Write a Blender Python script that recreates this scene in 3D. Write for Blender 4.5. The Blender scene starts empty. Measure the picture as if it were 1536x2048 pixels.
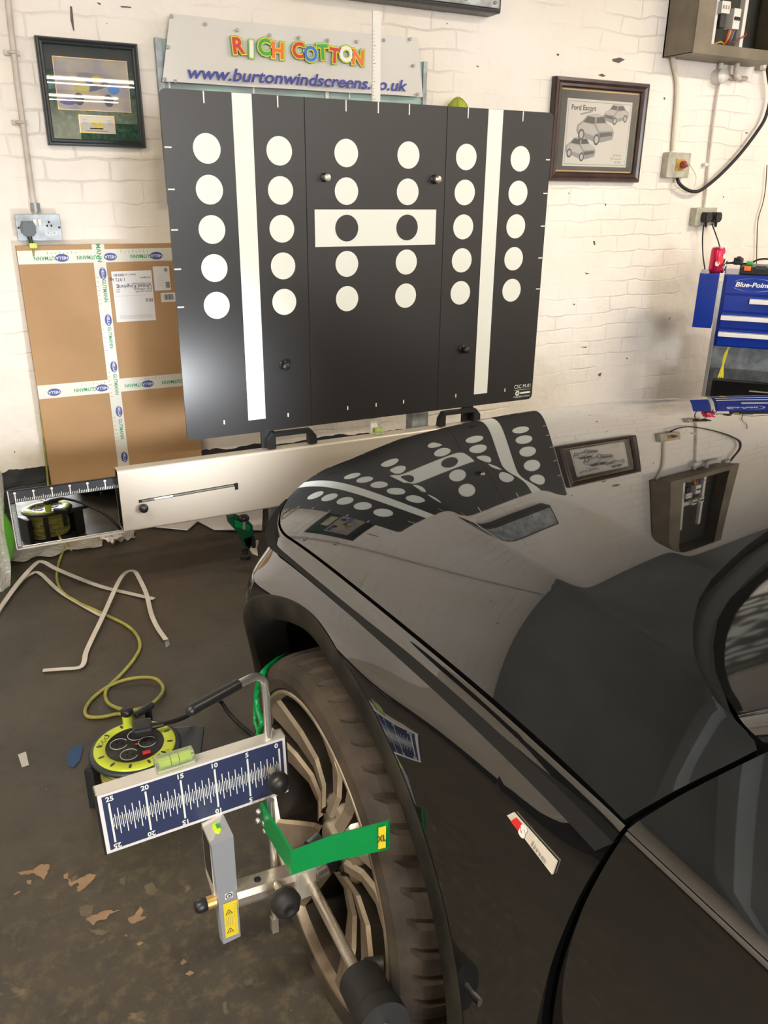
import bpy, bmesh, math, random
from mathutils import Vector, Matrix
random.seed(7)
S = bpy.context.scene
COL = S.collection
PI = math.pi

# ------------------------------------------------------------------ camera
CH = 1.33                       # lens height above the floor
FPX = 1625.0                    # focal length in pixels of the 1536x2048 frame
yaw, pit, rol = math.radians(27.429), math.radians(21.593), math.radians(0.668)
_f = Vector((math.sin(yaw)*math.cos(pit), math.cos(yaw)*math.cos(pit), -math.sin(pit)))
_r = Vector((math.cos(yaw), -math.sin(yaw), 0))
_u = _r.cross(_f)
_r2 = _r*math.cos(rol) + _u*math.sin(rol)
_u2 = -_r*math.sin(rol) + _u*math.cos(rol)
cam_d = bpy.data.cameras.new('camera')
cam_d.sensor_fit = 'VERTICAL'; cam_d.sensor_height = 36.0; cam_d.lens = 36.0*FPX/2048.0
cam_d.clip_start = 0.02; cam_d.clip_end = 100
cam = bpy.data.objects.new('camera', cam_d); COL.objects.link(cam)
M3 = Matrix((_r2, _u2, -_f)).transposed()
cam.matrix_world = Matrix.Translation((0, 0, CH)) @ M3.to_4x4()
S.camera = cam

# world, exposure
wd = bpy.data.worlds.new('world'); S.world = wd; wd.use_nodes = True
wd.node_tree.nodes['Background'].inputs[0].default_value = (.75, .85, 1, 1)
wd.node_tree.nodes['Background'].inputs[1].default_value = 1.0
S.view_settings.view_transform = 'Standard'; S.view_settings.look = 'None'
S.view_settings.gamma = 1; S.view_settings.use_curve_mapping = False
S.view_settings.exposure = 0.42

def area(name, loc, rot, sx, sy, power, col):
    l = bpy.data.lights.new(name, 'AREA'); l.shape = 'RECTANGLE'; l.size = sx; l.size_y = sy
    l.energy = power; l.color = col
    o = bpy.data.objects.new(name, l); COL.objects.link(o); o.location = loc; o.rotation_euler = rot
    return o
# daylight through the open workshop door behind the camera
area('door_daylight', (-.15, -11.3, 1.5), (math.radians(90), 0, 0), 3.2, 2.5, 520, (.93, .96, 1))
# fluorescent ceiling fittings (tubes themselves are built further down)
LAMPS = [(2.45, -8.0), (2.45, -10.7), (0.1, -3.6), (3.7, -3.6), (-1.05, .35), (3.9, .9)]  # fitting by the left wall is added, unseen, to brighten that wall
for i_, (lx, ly) in enumerate(LAMPS):
    area('fluorescent_light', (lx, ly, 2.80), (0, 0, 0), 1.7, .12, (60, 60, 105, 105, 52, 66)[i_], (1, .895, .73))
def headlamp(name, x, y, z, tx, tz, power, cone):
    l = bpy.data.lights.new(name, 'SPOT'); l.energy = power; l.color = (.92, .96, 1); l.spot_size = math.radians(cone)
    l.spot_blend = 1; l.shadow_soft_size = .05
    o = bpy.data.objects.new(name, l); COL.objects.link(o); o.location = (x, y, z)
    d = Vector((tx, 3.35, tz)) - Vector((x, y, z)); o.rotation_euler = d.to_track_quat('-Z', 'Y').to_euler()
headlamp('headlamp_beam', .62, 1.86, .62, .62, .70, 34, 75)
headlamp('headlamp_beam', 1.97, 1.86, .62, 2.62, .95, 34, 42)

# ------------------------------------------------------------------ pixel -> point helpers
def ray(x, y): return (_r2*((x-768)/FPX) - _u2*((y-1024)/FPX) + _f)
C0 = Vector((0, 0, CH))
def PY(x, y, Y): d = ray(x, y); return C0 + d*(Y/d.y)
def PX(x, y, X): d = ray(x, y); return C0 + d*(X/d.x)
def PZ(x, y, Z): d = ray(x, y); return C0 + d*((Z-CH)/d.z)
def PP(x, y, p0, n): d = ray(x, y); return C0 + d*((p0-C0).dot(n)/d.dot(n))

# ------------------------------------------------------------------ materials
def mat(name, col, rough=.5, metal=0, ior=None, coat=0, trans=0, emit=None, estr=0, spec=None, alpha=None, aniso=0):
    m = bpy.data.materials.new(name); m.use_nodes = True
    b = m.node_tree.nodes['Principled BSDF']
    b.inputs['Base Color'].default_value = (*col, 1)
    b.inputs['Roughness'].default_value = rough; b.inputs['Metallic'].default_value = metal
    if ior: b.inputs['IOR'].default_value = ior
    if coat: b.inputs['Coat Weight'].default_value = coat; b.inputs['Coat Roughness'].default_value = .02
    if trans: b.inputs['Transmission Weight'].default_value = trans
    if emit: b.inputs['Emission Color'].default_value = (*emit, 1); b.inputs['Emission Strength'].default_value = estr
    if spec is not None: b.inputs['Specular IOR Level'].default_value = spec
    if alpha is not None: b.inputs['Alpha'].default_value = alpha
    if aniso: b.inputs['Anisotropic'].default_value = aniso
    return m
def N(m, t, **k):
    n = m.node_tree.nodes.new(t)
    for a, v in k.items(): setattr(n, a, v)
    return n
def L(m, a, b): m.node_tree.links.new(a, b)
def noisy(m, c1, c2, scale=8, detail=5, bump=0, bscale=40, lo=.35, hi=.65, rough=None, bdist=.01, stretch=None):
    """mix two colours by noise in object space, optional bump / roughness range"""
    b = m.node_tree.nodes['Principled BSDF']
    tc = N(m, 'ShaderNodeTexCoord'); src = tc.outputs['Object']
    if stretch:
        mp = N(m, 'ShaderNodeMapping'); mp.inputs['Scale'].default_value = stretch; L(m, src, mp.inputs[0]); src = mp.outputs[0]
    n = N(m, 'ShaderNodeTexNoise'); n.inputs['Scale'].default_value = scale; n.inputs['Detail'].default_value = detail
    L(m, src, n.inputs['Vector'])
    r = N(m, 'ShaderNodeMapRange'); r.inputs[1].default_value = lo; r.inputs[2].default_value = hi; L(m, n.outputs[0], r.inputs[0])
    mx = N(m, 'ShaderNodeMix', data_type='RGBA'); mx.inputs[6].default_value = (*c1, 1); mx.inputs[7].default_value = (*c2, 1)
    L(m, r.outputs[0], mx.inputs[0]); L(m, mx.outputs[2], b.inputs['Base Color'])
    if bump:
        n2 = N(m, 'ShaderNodeTexNoise'); n2.inputs['Scale'].default_value = bscale; n2.inputs['Detail'].default_value = 4
        L(m, src, n2.inputs['Vector'])
        bp = N(m, 'ShaderNodeBump'); bp.inputs['Strength'].default_value = bump; bp.inputs['Distance'].default_value = bdist
        L(m, n2.outputs[0], bp.inputs['Height']); L(m, bp.outputs[0], b.inputs['Normal'])
    if rough:
        rr = N(m, 'ShaderNodeMapRange'); rr.inputs[3].default_value = rough[0]; rr.inputs[4].default_value = rough[1]
        L(m, r.outputs[0], rr.inputs[0]); L(m, rr.outputs[0], b.inputs['Roughness'])
    return m

def wall_material():
    m = mat('white_painted_brick', (.8, .76, .69), .55)
    nt = m.node_tree; b = nt.nodes['Principled BSDF']
    g = N(m, 'ShaderNodeNewGeometry')
    sp = N(m, 'ShaderNodeSeparateXYZ'); L(m, g.outputs['Position'], sp.inputs[0])
    ad = N(m, 'ShaderNodeMath', operation='ADD'); L(m, sp.outputs['X'], ad.inputs[0]); L(m, sp.outputs['Y'], ad.inputs[1])
    cb = N(m, 'ShaderNodeCombineXYZ'); L(m, ad.outputs[0], cb.inputs[0]); L(m, sp.outputs['Z'], cb.inputs[1])
    # wobble so the thickly painted courses are not ruler straight
    wn = N(m, 'ShaderNodeTexNoise'); wn.inputs['Scale'].default_value = 5; wn.inputs['Detail'].default_value = 4; L(m, cb.outputs[0], wn.inputs['Vector'])
    sb = N(m, 'ShaderNodeVectorMath', operation='SUBTRACT'); sb.inputs[1].default_value = (.5, .5, .5); L(m, wn.outputs['Color'], sb.inputs[0])
    sc = N(m, 'ShaderNodeVectorMath', operation='SCALE'); sc.inputs['Scale'].default_value = .06; L(m, sb.outputs[0], sc.inputs[0])
    av = N(m, 'ShaderNodeVectorMath', operation='ADD'); L(m, cb.outputs[0], av.inputs[0]); L(m, sc.outputs[0], av.inputs[1])
    br = N(m, 'ShaderNodeTexBrick'); br.inputs['Scale'].default_value = 1; br.inputs['Brick Width'].default_value = .225
    br.inputs['Row Height'].default_value = .075; br.inputs['Mortar Size'].default_value = .006; br.inputs['Mortar Smooth'].default_value = 1
    L(m, av.outputs[0], br.inputs['Vector'])
    # patches where the joints are filled with paint
    pn = N(m, 'ShaderNodeTexNoise'); pn.inputs['Scale'].default_value = 2.2; pn.inputs['Detail'].default_value = 3; L(m, cb.outputs[0], pn.inputs['Vector'])
    pr = N(m, 'ShaderNodeMapRange'); pr.inputs[1].default_value = .42; pr.inputs[2].default_value = .62; L(m, pn.outputs[0], pr.inputs[0])
    mm = N(m, 'ShaderNodeMath', operation='MULTIPLY'); L(m, br.outputs['Fac'], mm.inputs[0]); L(m, pr.outputs[0], mm.inputs[1])
    fn = N(m, 'ShaderNodeTexNoise'); fn.inputs['Scale'].default_value = 26; fn.inputs['Detail'].default_value = 6; L(m, cb.outputs[0], fn.inputs['Vector'])
    ln = N(m, 'ShaderNodeTexNoise'); ln.inputs['Scale'].default_value = 7; ln.inputs['Detail'].default_value = 3; L(m, cb.outputs[0], ln.inputs['Vector'])
    h1 = N(m, 'ShaderNodeMath', operation='MULTIPLY_ADD'); h1.inputs[1].default_value = -.32; L(m, mm.outputs[0], h1.inputs[0])
    h2 = N(m, 'ShaderNodeMath', operation='MULTIPLY_ADD'); h2.inputs[1].default_value = .30; L(m, fn.outputs[0], h2.inputs[0])
    h3 = N(m, 'ShaderNodeMath', operation='MULTIPLY'); h3.inputs[1].default_value = 1.7; L(m, ln.outputs[0], h3.inputs[0])
    L(m, h3.outputs[0], h2.inputs[2]); L(m, h2.outputs[0], h1.inputs[2])
    bp = N(m, 'ShaderNodeBump'); bp.inputs['Strength'].default_value = .75; bp.inputs['Distance'].default_value = .012
    L(m, h1.outputs[0], bp.inputs['Height']); L(m, bp.outputs[0], b.inputs['Normal'])
    # colour: cream paint, darker grime in some joints, small black chips
    dn = N(m, 'ShaderNodeTexNoise'); dn.inputs['Scale'].default_value = 1.4; dn.inputs['Detail'].default_value = 6; L(m, cb.outputs[0], dn.inputs['Vector'])
    dr = N(m, 'ShaderNodeMapRange'); dr.inputs[1].default_value = .35; dr.inputs[2].default_value = .7; L(m, dn.outputs[0], dr.inputs[0])
    c1 = N(m, 'ShaderNodeMix', data_type='RGBA'); c1.inputs[6].default_value = (.86, .80, .74, 1); c1.inputs[7].default_value = (.78, .70, .60, 1); L(m, dr.outputs[0], c1.inputs[0])
    jn = N(m, 'ShaderNodeMath', operation='MULTIPLY'); jn.inputs[1].default_value = .12; L(m, mm.outputs[0], jn.inputs[0])
    c2 = N(m, 'ShaderNodeMix', data_type='RGBA'); c2.inputs[7].default_value = (.36, .31, .27, 1); L(m, c1.outputs[2], c2.inputs[6]); L(m, jn.outputs[0], c2.inputs[0])
    cn = N(m, 'ShaderNodeTexNoise'); cn.inputs['Scale'].default_value = 11; cn.inputs['Detail'].default_value = 5; L(m, av.outputs[0], cn.inputs['Vector'])
    cr = N(m, 'ShaderNodeMapRange'); cr.inputs[1].default_value = .735; cr.inputs[2].default_value = .78; L(m, cn.outputs[0], cr.inputs[0])
    c3 = N(m, 'ShaderNodeMix', data_type='RGBA'); c3.inputs[7].default_value = (.16, .14, .13, 1); L(m, c2.outputs[2], c3.inputs[6]); L(m, cr.outputs[0], c3.inputs[0])
    # black painted plinth with a ragged brushed edge
    en = N(m, 'ShaderNodeTexNoise'); en.inputs['Scale'].default_value = 9; en.inputs['Detail'].default_value = 6; L(m, cb.outputs[0], en.inputs['Vector'])
    z1 = N(m, 'ShaderNodeMath', operation='MULTIPLY_ADD'); z1.inputs[1].default_value = .05; L(m, en.outputs[0], z1.inputs[0]); L(m, sp.outputs['Z'], z1.inputs[2])
    zx = N(m, 'ShaderNodeMath', operation='MULTIPLY_ADD'); zx.inputs[1].default_value = .022; L(m, sp.outputs['X'], zx.inputs[0]); L(m, z1.outputs[0], zx.inputs[2])
    zl = N(m, 'ShaderNodeMath', operation='LESS_THAN'); zl.inputs[1].default_value = .318; L(m, zx.outputs[0], zl.inputs[0])
    c4 = N(m, 'ShaderNodeMix', data_type='RGBA'); c4.inputs[7].default_value = (.02, .02, .022, 1); L(m, c3.outputs[2], c4.inputs[6]); L(m, zl.outputs[0], c4.inputs[0])
    L(m, c4.outputs[2], b.inputs['Base Color'])
    return m

def floor_material():
    m = mat('worn_painted_concrete', (.05, .045, .04), .5)
    b = m.node_tree.nodes['Principled BSDF']
    g = N(m, 'ShaderNodeNewGeometry'); P = g.outputs['Position']
    def noise(s, d=6, dist=0, rough=.55):
        n = N(m, 'ShaderNodeTexNoise'); n.inputs['Scale'].default_value = s; n.inputs['Detail'].default_value = d; n.inputs['Distortion'].default_value = dist
        n.inputs['Roughness'].default_value = rough; L(m, P, n.inputs['Vector']); return n.outputs[0]
    def rng(x, a, c):
        r = N(m, 'ShaderNodeMapRange'); r.inputs[1].default_value = a; r.inputs[2].default_value = c; L(m, x, r.inputs[0]); return r.outputs[0]
    def mix(f, a, c):
        x = N(m, 'ShaderNodeMix', data_type='RGBA'); L(m, f, x.inputs[0])
        if isinstance(a, tuple): x.inputs[6].default_value = (*a, 1)
        else: L(m, a, x.inputs[6])
        x.inputs[7].default_value = (*c, 1); return x.outputs[2]
    def mul(a, c):
        x = N(m, 'ShaderNodeMath', operation='MULTIPLY'); L(m, a, x.inputs[0]); L(m, c, x.inputs[1]); return x.outputs[0]
    def spot(cx, cy, rad):
        v = N(m, 'ShaderNodeVectorMath', operation='DISTANCE'); L(m, P, v.inputs[0]); v.inputs[1].default_value = (cx, cy, 0)
        r = N(m, 'ShaderNodeMapRange'); r.inputs[1].default_value = rad; r.inputs[2].default_value = rad*.35; L(m, v.outputs['Value'], r.inputs[0]); return r.outputs[0]
    c = mix(rng(noise(2.2, 8, .6), .35, .7), (.054, .046, .036), (.076, .062, .045))
    c = mix(rng(noise(14, 8, 0, .7), .5, .75), c, (.040, .034, .028))
    near = spot(0.12, 1.05, .62)
    c = mix(mul(rng(noise(30, 6, 0, .7), .5, .62), near), c, (.105, .082, .052))
    n3 = noise(9.5, 5, 1.4)
    c = mix(mul(rng(noise(11, 7, .8), .66, .70), near), c, (.20, .145, .09))
    c = mix(rng(noise(75, 2), .76, .79), c, (.30, .27, .23))
    L(m, c, b.inputs['Base Color'])
    L(m, rng(noise(6, 6), 1.3, -.3), b.inputs['Roughness'])
    bp = N(m, 'ShaderNodeBump'); bp.inputs['Strength'].default_value = .35; bp.inputs['Distance'].default_value = .004
    L(m, noise(60, 8, 0, .7), bp.inputs['Height']); L(m, bp.outputs[0], b.inputs['Normal'])
    return m

M = {}
M['wall'] = wall_material()
M['floor'] = floor_material()
M['ceiling'] = noisy(mat('grey_ceiling_board', (.3, .3, .3), .8), (.25, .28, .295), (.34, .37, .385), 1.5)
M['paint'] = mat('black_car_paint', (.005, .005, .0055), .02, ior=2.25)
M['paint_dirty'] = noisy(mat('dusty_black_plastic_trim', (.03, .03, .028), .55), (.007, .007, .006), (.036, .031, .021), 9, 8, lo=.42, hi=.75, rough=(.6, .9))
M['paint_dirty'].node_tree.nodes['Principled BSDF'].inputs['Specular IOR Level'].default_value = .22
M['gap'] = mat('panel_gap_black', (.003, .003, .003), .9)
M['tyre'] = noisy(mat('dusty_tyre_rubber', (.03, .025, .02), .8), (.022, .016, .011), (.055, .040, .026), 20, 8, .3, 160, bdist=.001)
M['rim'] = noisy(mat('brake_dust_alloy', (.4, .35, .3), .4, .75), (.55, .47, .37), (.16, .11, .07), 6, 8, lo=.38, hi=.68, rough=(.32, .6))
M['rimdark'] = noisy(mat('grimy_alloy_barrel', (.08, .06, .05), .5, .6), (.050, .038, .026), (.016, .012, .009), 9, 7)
M['black'] = mat('black_plastic', (.014, .014, .015), .38)
M['rubber'] = mat('black_rubber', (.012, .012, .012), .6)
M['blackgloss'] = mat('black_gloss', (.008, .008, .008), .08)
M['white'] = mat('white_print', (.82, .84, .80), .5)
M['pblack'] = mat('target_black_foil', (.022, .021, .022), .36, aniso=.5)
M['alu'] = mat('satin_aluminium', (.70, .67, .61), .35, .45)
M['beam'] = mat('anodised_champagne_aluminium', (.56, .50, .42), .38, .35)
M['chrome'] = mat('chrome', (.80, .79, .77), .22, .85)
M['badge'] = mat('satin_badge', (.74, .68, .60), .4, .2)
M['steel'] = noisy(mat('brushed_steel', (.5, .46, .4), .25, .8), (.74, .67, .58), (.52, .46, .38), 30, rough=(.22, .38))
M['mirror'] = mat('mirror_glass', (.85, .86, .85), .01, 1)
M['navy'] = mat('navy_scale_print', (.030, .040, .105), .35)
M['darkgrey'] = mat('dark_grey_scale_print', (.035, .035, .042), .4)
M['grey'] = mat('grey_powder_coat', (.38, .40, .44), .35, .3)
M['green'] = mat('green_painted_steel', (.0, .27, .065), .32)
M['dgreen'] = mat('dark_green_cast_metal', (.005, .09, .035), .35)
M['lime'] = noisy(mat('lime_plastic', (.5, .58, .04), .4), (.52, .60, .03), (.58, .66, .06), 6)
M['limecap'] = mat('hi_vis_lime_cloth', (.42, .50, .06), .8)
M['cable_y'] = noisy(mat('grubby_yellow_cable', (.32, .31, .08), .5), (.40, .38, .07), (.27, .25, .07), 30)
M['vial'] = mat('spirit_level_fluid', (.62, .85, .03), .1, emit=None)
M['acrylic'] = mat('clear_acrylic', (.88, .95, .75), .05, trans=.85, ior=1.49)
M['card'] = noisy(mat('brown_cardboard', (.42, .25, .12), .75), (.40, .235, .11), (.47, .285, .14), 3)
M['cardedge'] = mat('cardboard_edge', (.30, .17, .08), .85)
M['tape'] = mat('white_printed_packing_tape', (.66, .64, .56), .35)
M['tgreen'] = mat('tape_green_ink', (.02, .30, .10), .5)
M['tblue'] = mat('tape_blue_ink', (.05, .07, .30), .5)
M['label'] = mat('white_paper_label', (.78, .76, .76), .6)
M['ink'] = mat('black_ink', (.05, .05, .055), .6)
M['inkgrey'] = mat('grey_ink', (.28, .27, .27), .6)
M['inklight'] = mat('light_pencil_grey', (.50, .47, .44), .6)
M['banner'] = mat('pale_banner_vinyl', (.66, .63, .59), .35)
M['teal'] = noisy(mat('faded_teal_board', (.35, .50, .44), .5), (.36, .52, .46), (.28, .33, .33), 4, lo=.45, hi=.6)
M['bblue'] = mat('banner_blue', (.035, .045, .30), .4)
M['red'] = mat('red_print', (.62, .03, .03), .4)
M['orange'] = mat('orange_print', (.80, .17, .02), .4)
M['yellow'] = mat('yellow_print', (.80, .62, .03), .4)
M['bgreen'] = mat('green_print', (.04, .38, .05), .4)
M['cyan'] = mat('blue_print', (.02, .20, .62), .4)
M['mahog'] = noisy(mat('dark_mahogany', (.045, .02, .015), .28), (.050, .022, .018), (.028, .013, .012), 12, coat=0) if False else noisy(mat('dark_mahogany', (.045, .02, .015), .28), (.055, .026, .022), (.028, .014, .013), 12)
M['gold'] = mat('gold_fillet', (.62, .40, .14), .35, .7)
M['bmount'] = mat('charcoal_mount', (.035, .035, .033), .85)
M['framegrey'] = mat('slate_black_frame', (.030, .036, .040), .35)
M['gmount'] = noisy(mat('green_marbled_mount', (.02, .08, .04), .7), (.012, .06, .028), (.05, .16, .09), 60, lo=.45, hi=.7)
M['paper'] = mat('cream_print_paper', (.70, .66, .60), .6)
M['photo'] = noisy(mat('blurred_colour_photo', (.4, .35, .35), .6), (.28, .26, .34), (.55, .47, .36), 9, 3)
M['photoy'] = mat('photo_yellow', (.55, .48, .12), .6)
M['photod'] = mat('photo_dark', (.10, .10, .15), .6)
M['glass'] = mat('picture_glass', (1, 1, 1), .01, trans=1, ior=1.5)
M['conduit'] = noisy(mat('paint_covered_conduit', (.62, .58, .52), .5), (.66, .61, .54), (.48, .42, .36), 10)
M['galv'] = noisy(mat('galvanised_grey', (.3, .32, .34), .45, .5), (.34, .37, .39), (.20, .21, .21), 22)
M['socketgrey'] = noisy(mat('grubby_metal_socket', (.45, .43, .36), .5, .2), (.50, .48, .40), (.36, .33, .26), 20)
M['khaki'] = noisy(mat('khaki_steel_cabinet', (.16, .13, .09), .5, .2), (.24, .20, .145), (.17, .14, .10), 8)
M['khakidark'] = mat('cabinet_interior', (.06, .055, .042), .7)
M['cream'] = mat('cream_plastic', (.70, .64, .52), .4)
M['whiteplastic'] = mat('white_plastic', (.74, .71, .66), .4)
M['fuse'] = mat('black_fuse', (.03, .028, .03), .4)
M['wirered'] = mat('red_wire', (.40, .05, .03), .5)
M['wireyel'] = mat('yellow_wire', (.60, .38, .05), .5)
M['wireblu'] = mat('blue_wire', (.10, .22, .38), .5)
M['browncable'] = mat('brown_cable', (.05, .03, .025), .5)
M['isoyellow'] = mat('yellow_isolator_plate', (.55, .33, .05), .45)
M['isored'] = mat('dull_red_knob', (.28, .05, .035), .45)
M['tblueb'] = mat('blue_enamel', (.005, .03, .30), .22)
M['tbluedk'] = mat('dark_blue_enamel', (.004, .018, .16), .3)
M['can'] = mat('pink_drink_can', (.62, .02, .08), .22, .5)
M['foil'] = mat('crumpled_foil', (.75, .74, .7), .2, 1)
M['yrope'] = mat('yellow_strap', (.75, .66, .03), .6)
M['strip'] = noisy(mat('white_plastic_strapping', (.62, .57, .52), .5), (.66, .61, .56), (.55, .49, .43), 9)
M['bubble'] = mat('bubble_wrap', (.50, .48, .42), .3, alpha=.8)
M['bubbleb'] = M['bubble']
M['thinpaper'] = mat('crumpled_white_paper', (.70, .66, .64), .7)
M['bluecloth'] = mat('faded_blue_scrap', (.03, .07, .16), .8)
M['bag'] = mat('bright_green_bag', (.16, .60, .05), .5)
M['tube'] = mat('fluorescent_tube', (1, 1, 1), .5, emit=(1, .93, .80), estr=11)
M['screen'] = mat('black_screen', (.01, .01, .01), .15)
M['cabin'] = mat('dark_cabin_trim', (.012, .012, .012), .7)
M['autoglass'] = mat('tinted_car_glass', (.35, .38, .37), .01, trans=.9, ior=1.5)
M['lens'] = mat('headlamp_lens', (.8, .85, .9), .03, .6)
M['drl'] = mat('lit_headlamp', (1, 1, 1), .4, emit=(.9, .95, 1), estr=14)
M['wood'] = noisy(mat('brown_timber', (.20, .10, .045), .6), (.26, .13, .06), (.15, .07, .03), 5, stretch=(1, 1, .2))
M['sky'] = mat('daylight_sky', (1, 1, 1), 1, emit=(.8, .9, 1), estr=2.2)

def thin_glass(m, tint):
    nt = m.node_tree; out = nt.nodes['Material Output']
    lw = N(m, 'ShaderNodeLayerWeight'); lw.inputs[0].default_value = .5
    pw = N(m, 'ShaderNodeMath', operation='POWER'); pw.inputs[1].default_value = 5; L(m, lw.outputs['Facing'], pw.inputs[0])
    fr = N(m, 'ShaderNodeMath', operation='MULTIPLY_ADD'); fr.inputs[1].default_value = .94; fr.inputs[2].default_value = .05; L(m, pw.outputs[0], fr.inputs[0])
    tr = N(m, 'ShaderNodeBsdfTransparent'); tr.inputs[0].default_value = (*tint, 1)
    gl = N(m, 'ShaderNodeBsdfGlossy'); gl.inputs['Roughness'].default_value = .01
    mx = N(m, 'ShaderNodeMixShader'); L(m, fr.outputs[0], mx.inputs[0]); L(m, tr.outputs[0], mx.inputs[1]); L(m, gl.outputs[0], mx.inputs[2]); L(m, mx.outputs[0], out.inputs[0])
thin_glass(M['glass'], (.95, .95, .95)); thin_glass(M['autoglass'], (.5, .53, .52))
# bump for bubble wrap
def _bub():
    m = M['bubble']; b = m.node_tree.nodes['Principled BSDF']
    tc = N(m, 'ShaderNodeTexCoord'); v = N(m, 'ShaderNodeTexVoronoi'); v.inputs['Scale'].default_value = 80; L(m, tc.outputs['Object'], v.inputs['Vector'])
    bp = N(m, 'ShaderNodeBump'); bp.inputs['Strength'].default_value = .8; bp.inputs['Distance'].default_value = .004; bp.invert = True
    L(m, v.outputs['Distance'], bp.inputs['Height']); L(m, bp.outputs[0], b.inputs['Normal'])
_bub()

# ------------------------------------------------------------------ mesh builder
class MB:
    def __init__(s): s.v = []; s.f = []; s.m = []; s.sm = []; s.mats = []
    def mi(s, m):
        if m not in s.mats: s.mats.append(m)
        return s.mats.index(m)
    def add(s, vs, fs, m, smooth=False):
        o = len(s.v); s.v += [Vector(v) for v in vs]; k = s.mi(m)
        for f in fs: s.f.append([i+o for i in f]); s.m.append(k); s.sm.append(smooth)
        return s
    def box(s, c, size, m, R=None, bev=0):
        bm = bmesh.new(); bmesh.ops.create_cube(bm, size=1)
        for v in bm.verts: v.co = Vector((v.co.x*size[0], v.co.y*size[1], v.co.z*size[2]))
        if bev: bmesh.ops.bevel(bm, geom=bm.edges[:], offset=bev, segments=2, affect='EDGES', profile=.7)
        T = Matrix.Translation(c) @ (R.to_4x4() if R else Matrix())
        bm.verts.index_update()
        s.add([T @ v.co for v in bm.verts], [[v.index for v in f.verts] for f in bm.faces], m, False); bm.free(); return s
    def hexa(s, p, m):   # 8 points: bottom 4, top 4
        s.add(p, [(3, 2, 1, 0), (4, 5, 6, 7), (0, 1, 5, 4), (1, 2, 6, 5), (2, 3, 7, 6), (3, 0, 4, 7)], m); return s
    def ring(s, c, a, b, r, n): return [c + (a*math.cos(2*PI*i/n) + b*math.sin(2*PI*i/n))*r for i in range(n)]
    def tube(s, path, r, m, n=12, smooth_path=0, cap=True, rs=None):
        P = [Vector(p) for p in path]
        if smooth_path: P = catmull(P, smooth_path)
        if rs is None: rs = [r]*len(P)
        elif len(rs) != len(P): rs = [rs[min(len(rs)-1, int(i*len(rs)/len(P)))] for i in range(len(P))]
        t = (P[1]-P[0]).normalized(); a = t.orthogonal().normalized(); vs = []; fs = []
        for i, p in enumerate(P):
            if i: 
                t2 = ((P[min(i+1, len(P)-1)]-P[i-1])).normalized()
                q = t.rotation_difference(t2); a = q @ a; t = t2
            b = t.cross(a).normalized(); vs += s.ring(p, a, b, rs[i], n)
        for i in range(len(P)-1):
            for j in range(n): fs.append((i*n+j, i*n+(j+1) % n, (i+1)*n+(j+1) % n, (i+1)*n+j))
        s.add(vs, fs, m, True)
        if cap: s.add(vs[:n][::-1], [tuple(range(n))], m); s.add(vs[-n:], [tuple(range(n))], m)
        return s
    def lathe(s, c, axis, prof, m, n=48, a=None):   # prof: list of (radius, distance along axis)
        ax = Vector(axis).normalized(); a = Vector(a) if a else ax.orthogonal().normalized(); b = ax.cross(a); c = Vector(c)
        vs = []; fs = []
        for (r, h) in prof: vs += s.ring(c+ax*h, a, b, max(r, 1e-5), n)
        for i in range(len(prof)-1):
            for j in range(n): fs.append((i*n+j, i*n+(j+1) % n, (i+1)*n+(j+1) % n, (i+1)*n+j))
        s.add(vs, fs, m, True); return s
    def cyl(s, p0, p1, r, m, n=24, r2=None):
        p0 = Vector(p0); p1 = Vector(p1); h = (p1-p0).length; r2 = r if r2 is None else r2
        ax = (p1-p0).normalized(); a = ax.orthogonal().normalized(); b = ax.cross(a)
        v0 = s.ring(p0, a, b, r, n); v1 = s.ring(p1, a, b, r2, n)
        s.add(v0+v1, [(j, (j+1) % n, n+(j+1) % n, n+j) for j in range(n)], m, True)
        s.add(v0[::-1], [tuple(range(n))], m); s.add(v1, [tuple(range(n))], m); return s
    def ball(s, c, r, m, n=16, sc=(1, 1, 1)):
        c = Vector(c); vs = []; fs = []
        for i in range(n//2+1):
            th = PI*i/(n//2)
            for j in range(n):
                ph = 2*PI*j/n; vs.append(c+Vector((r*sc[0]*math.sin(th)*math.cos(ph), r*sc[1]*math.sin(th)*math.sin(ph), r*sc[2]*math.cos(th))))
        for i in range(n//2):
            for j in range(n): fs.append((i*n+j, (i+1)*n+j, (i+1)*n+(j+1) % n, i*n+(j+1) % n))
        s.add(vs, fs, m, True); return s
    def poly(s, pts, m): s.add(pts, [tuple(range(len(pts)))], m); return s
    def prism(s, pts, d, m):  # extrude a polygon by vector d
        n = len(pts); P = [Vector(p) for p in pts]; Q = [p+Vector(d) for p in P]
        s.add(P+Q, [tuple(range(n))[::-1], tuple(range(n, 2*n))]+[(i, (i+1) % n, n+(i+1) % n, n+i) for i in range(n)], m); return s
    def grid(s, rows, m, smooth=True, flip=False):
        n = len(rows[0]); vs = [p for r in rows for p in r]; fs = []
        for i in range(len(rows)-1):
            for j in range(n-1):
                q = (i*n+j, i*n+j+1, (i+1)*n+j+1, (i+1)*n+j); fs.append(q[::-1] if flip else q)
        s.add(vs, fs, m, smooth); return s
    def build(s, name, parent=None, fix=True, label=None):
        me = bpy.data.meshes.new(name); me.from_pydata([tuple(v) for v in s.v], [], s.f)
        for k in s.mats: me.materials.append(k)
        me.polygons.foreach_set('material_index', s.m); me.polygons.foreach_set('use_smooth', s.sm)
        me.validate()
        if fix:
            bm = bmesh.new(); bm.from_mesh(me); bmesh.ops.recalc_face_normals(bm, faces=bm.faces[:]); bm.to_mesh(me); bm.free()
        me.update()
        o = bpy.data.objects.new(name, me); COL.objects.link(o)
        if parent is not None:
            o.parent = parent; o.matrix_parent_inverse = parent_inv(parent)
        if label: o['label'] = label
        return o
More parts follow.
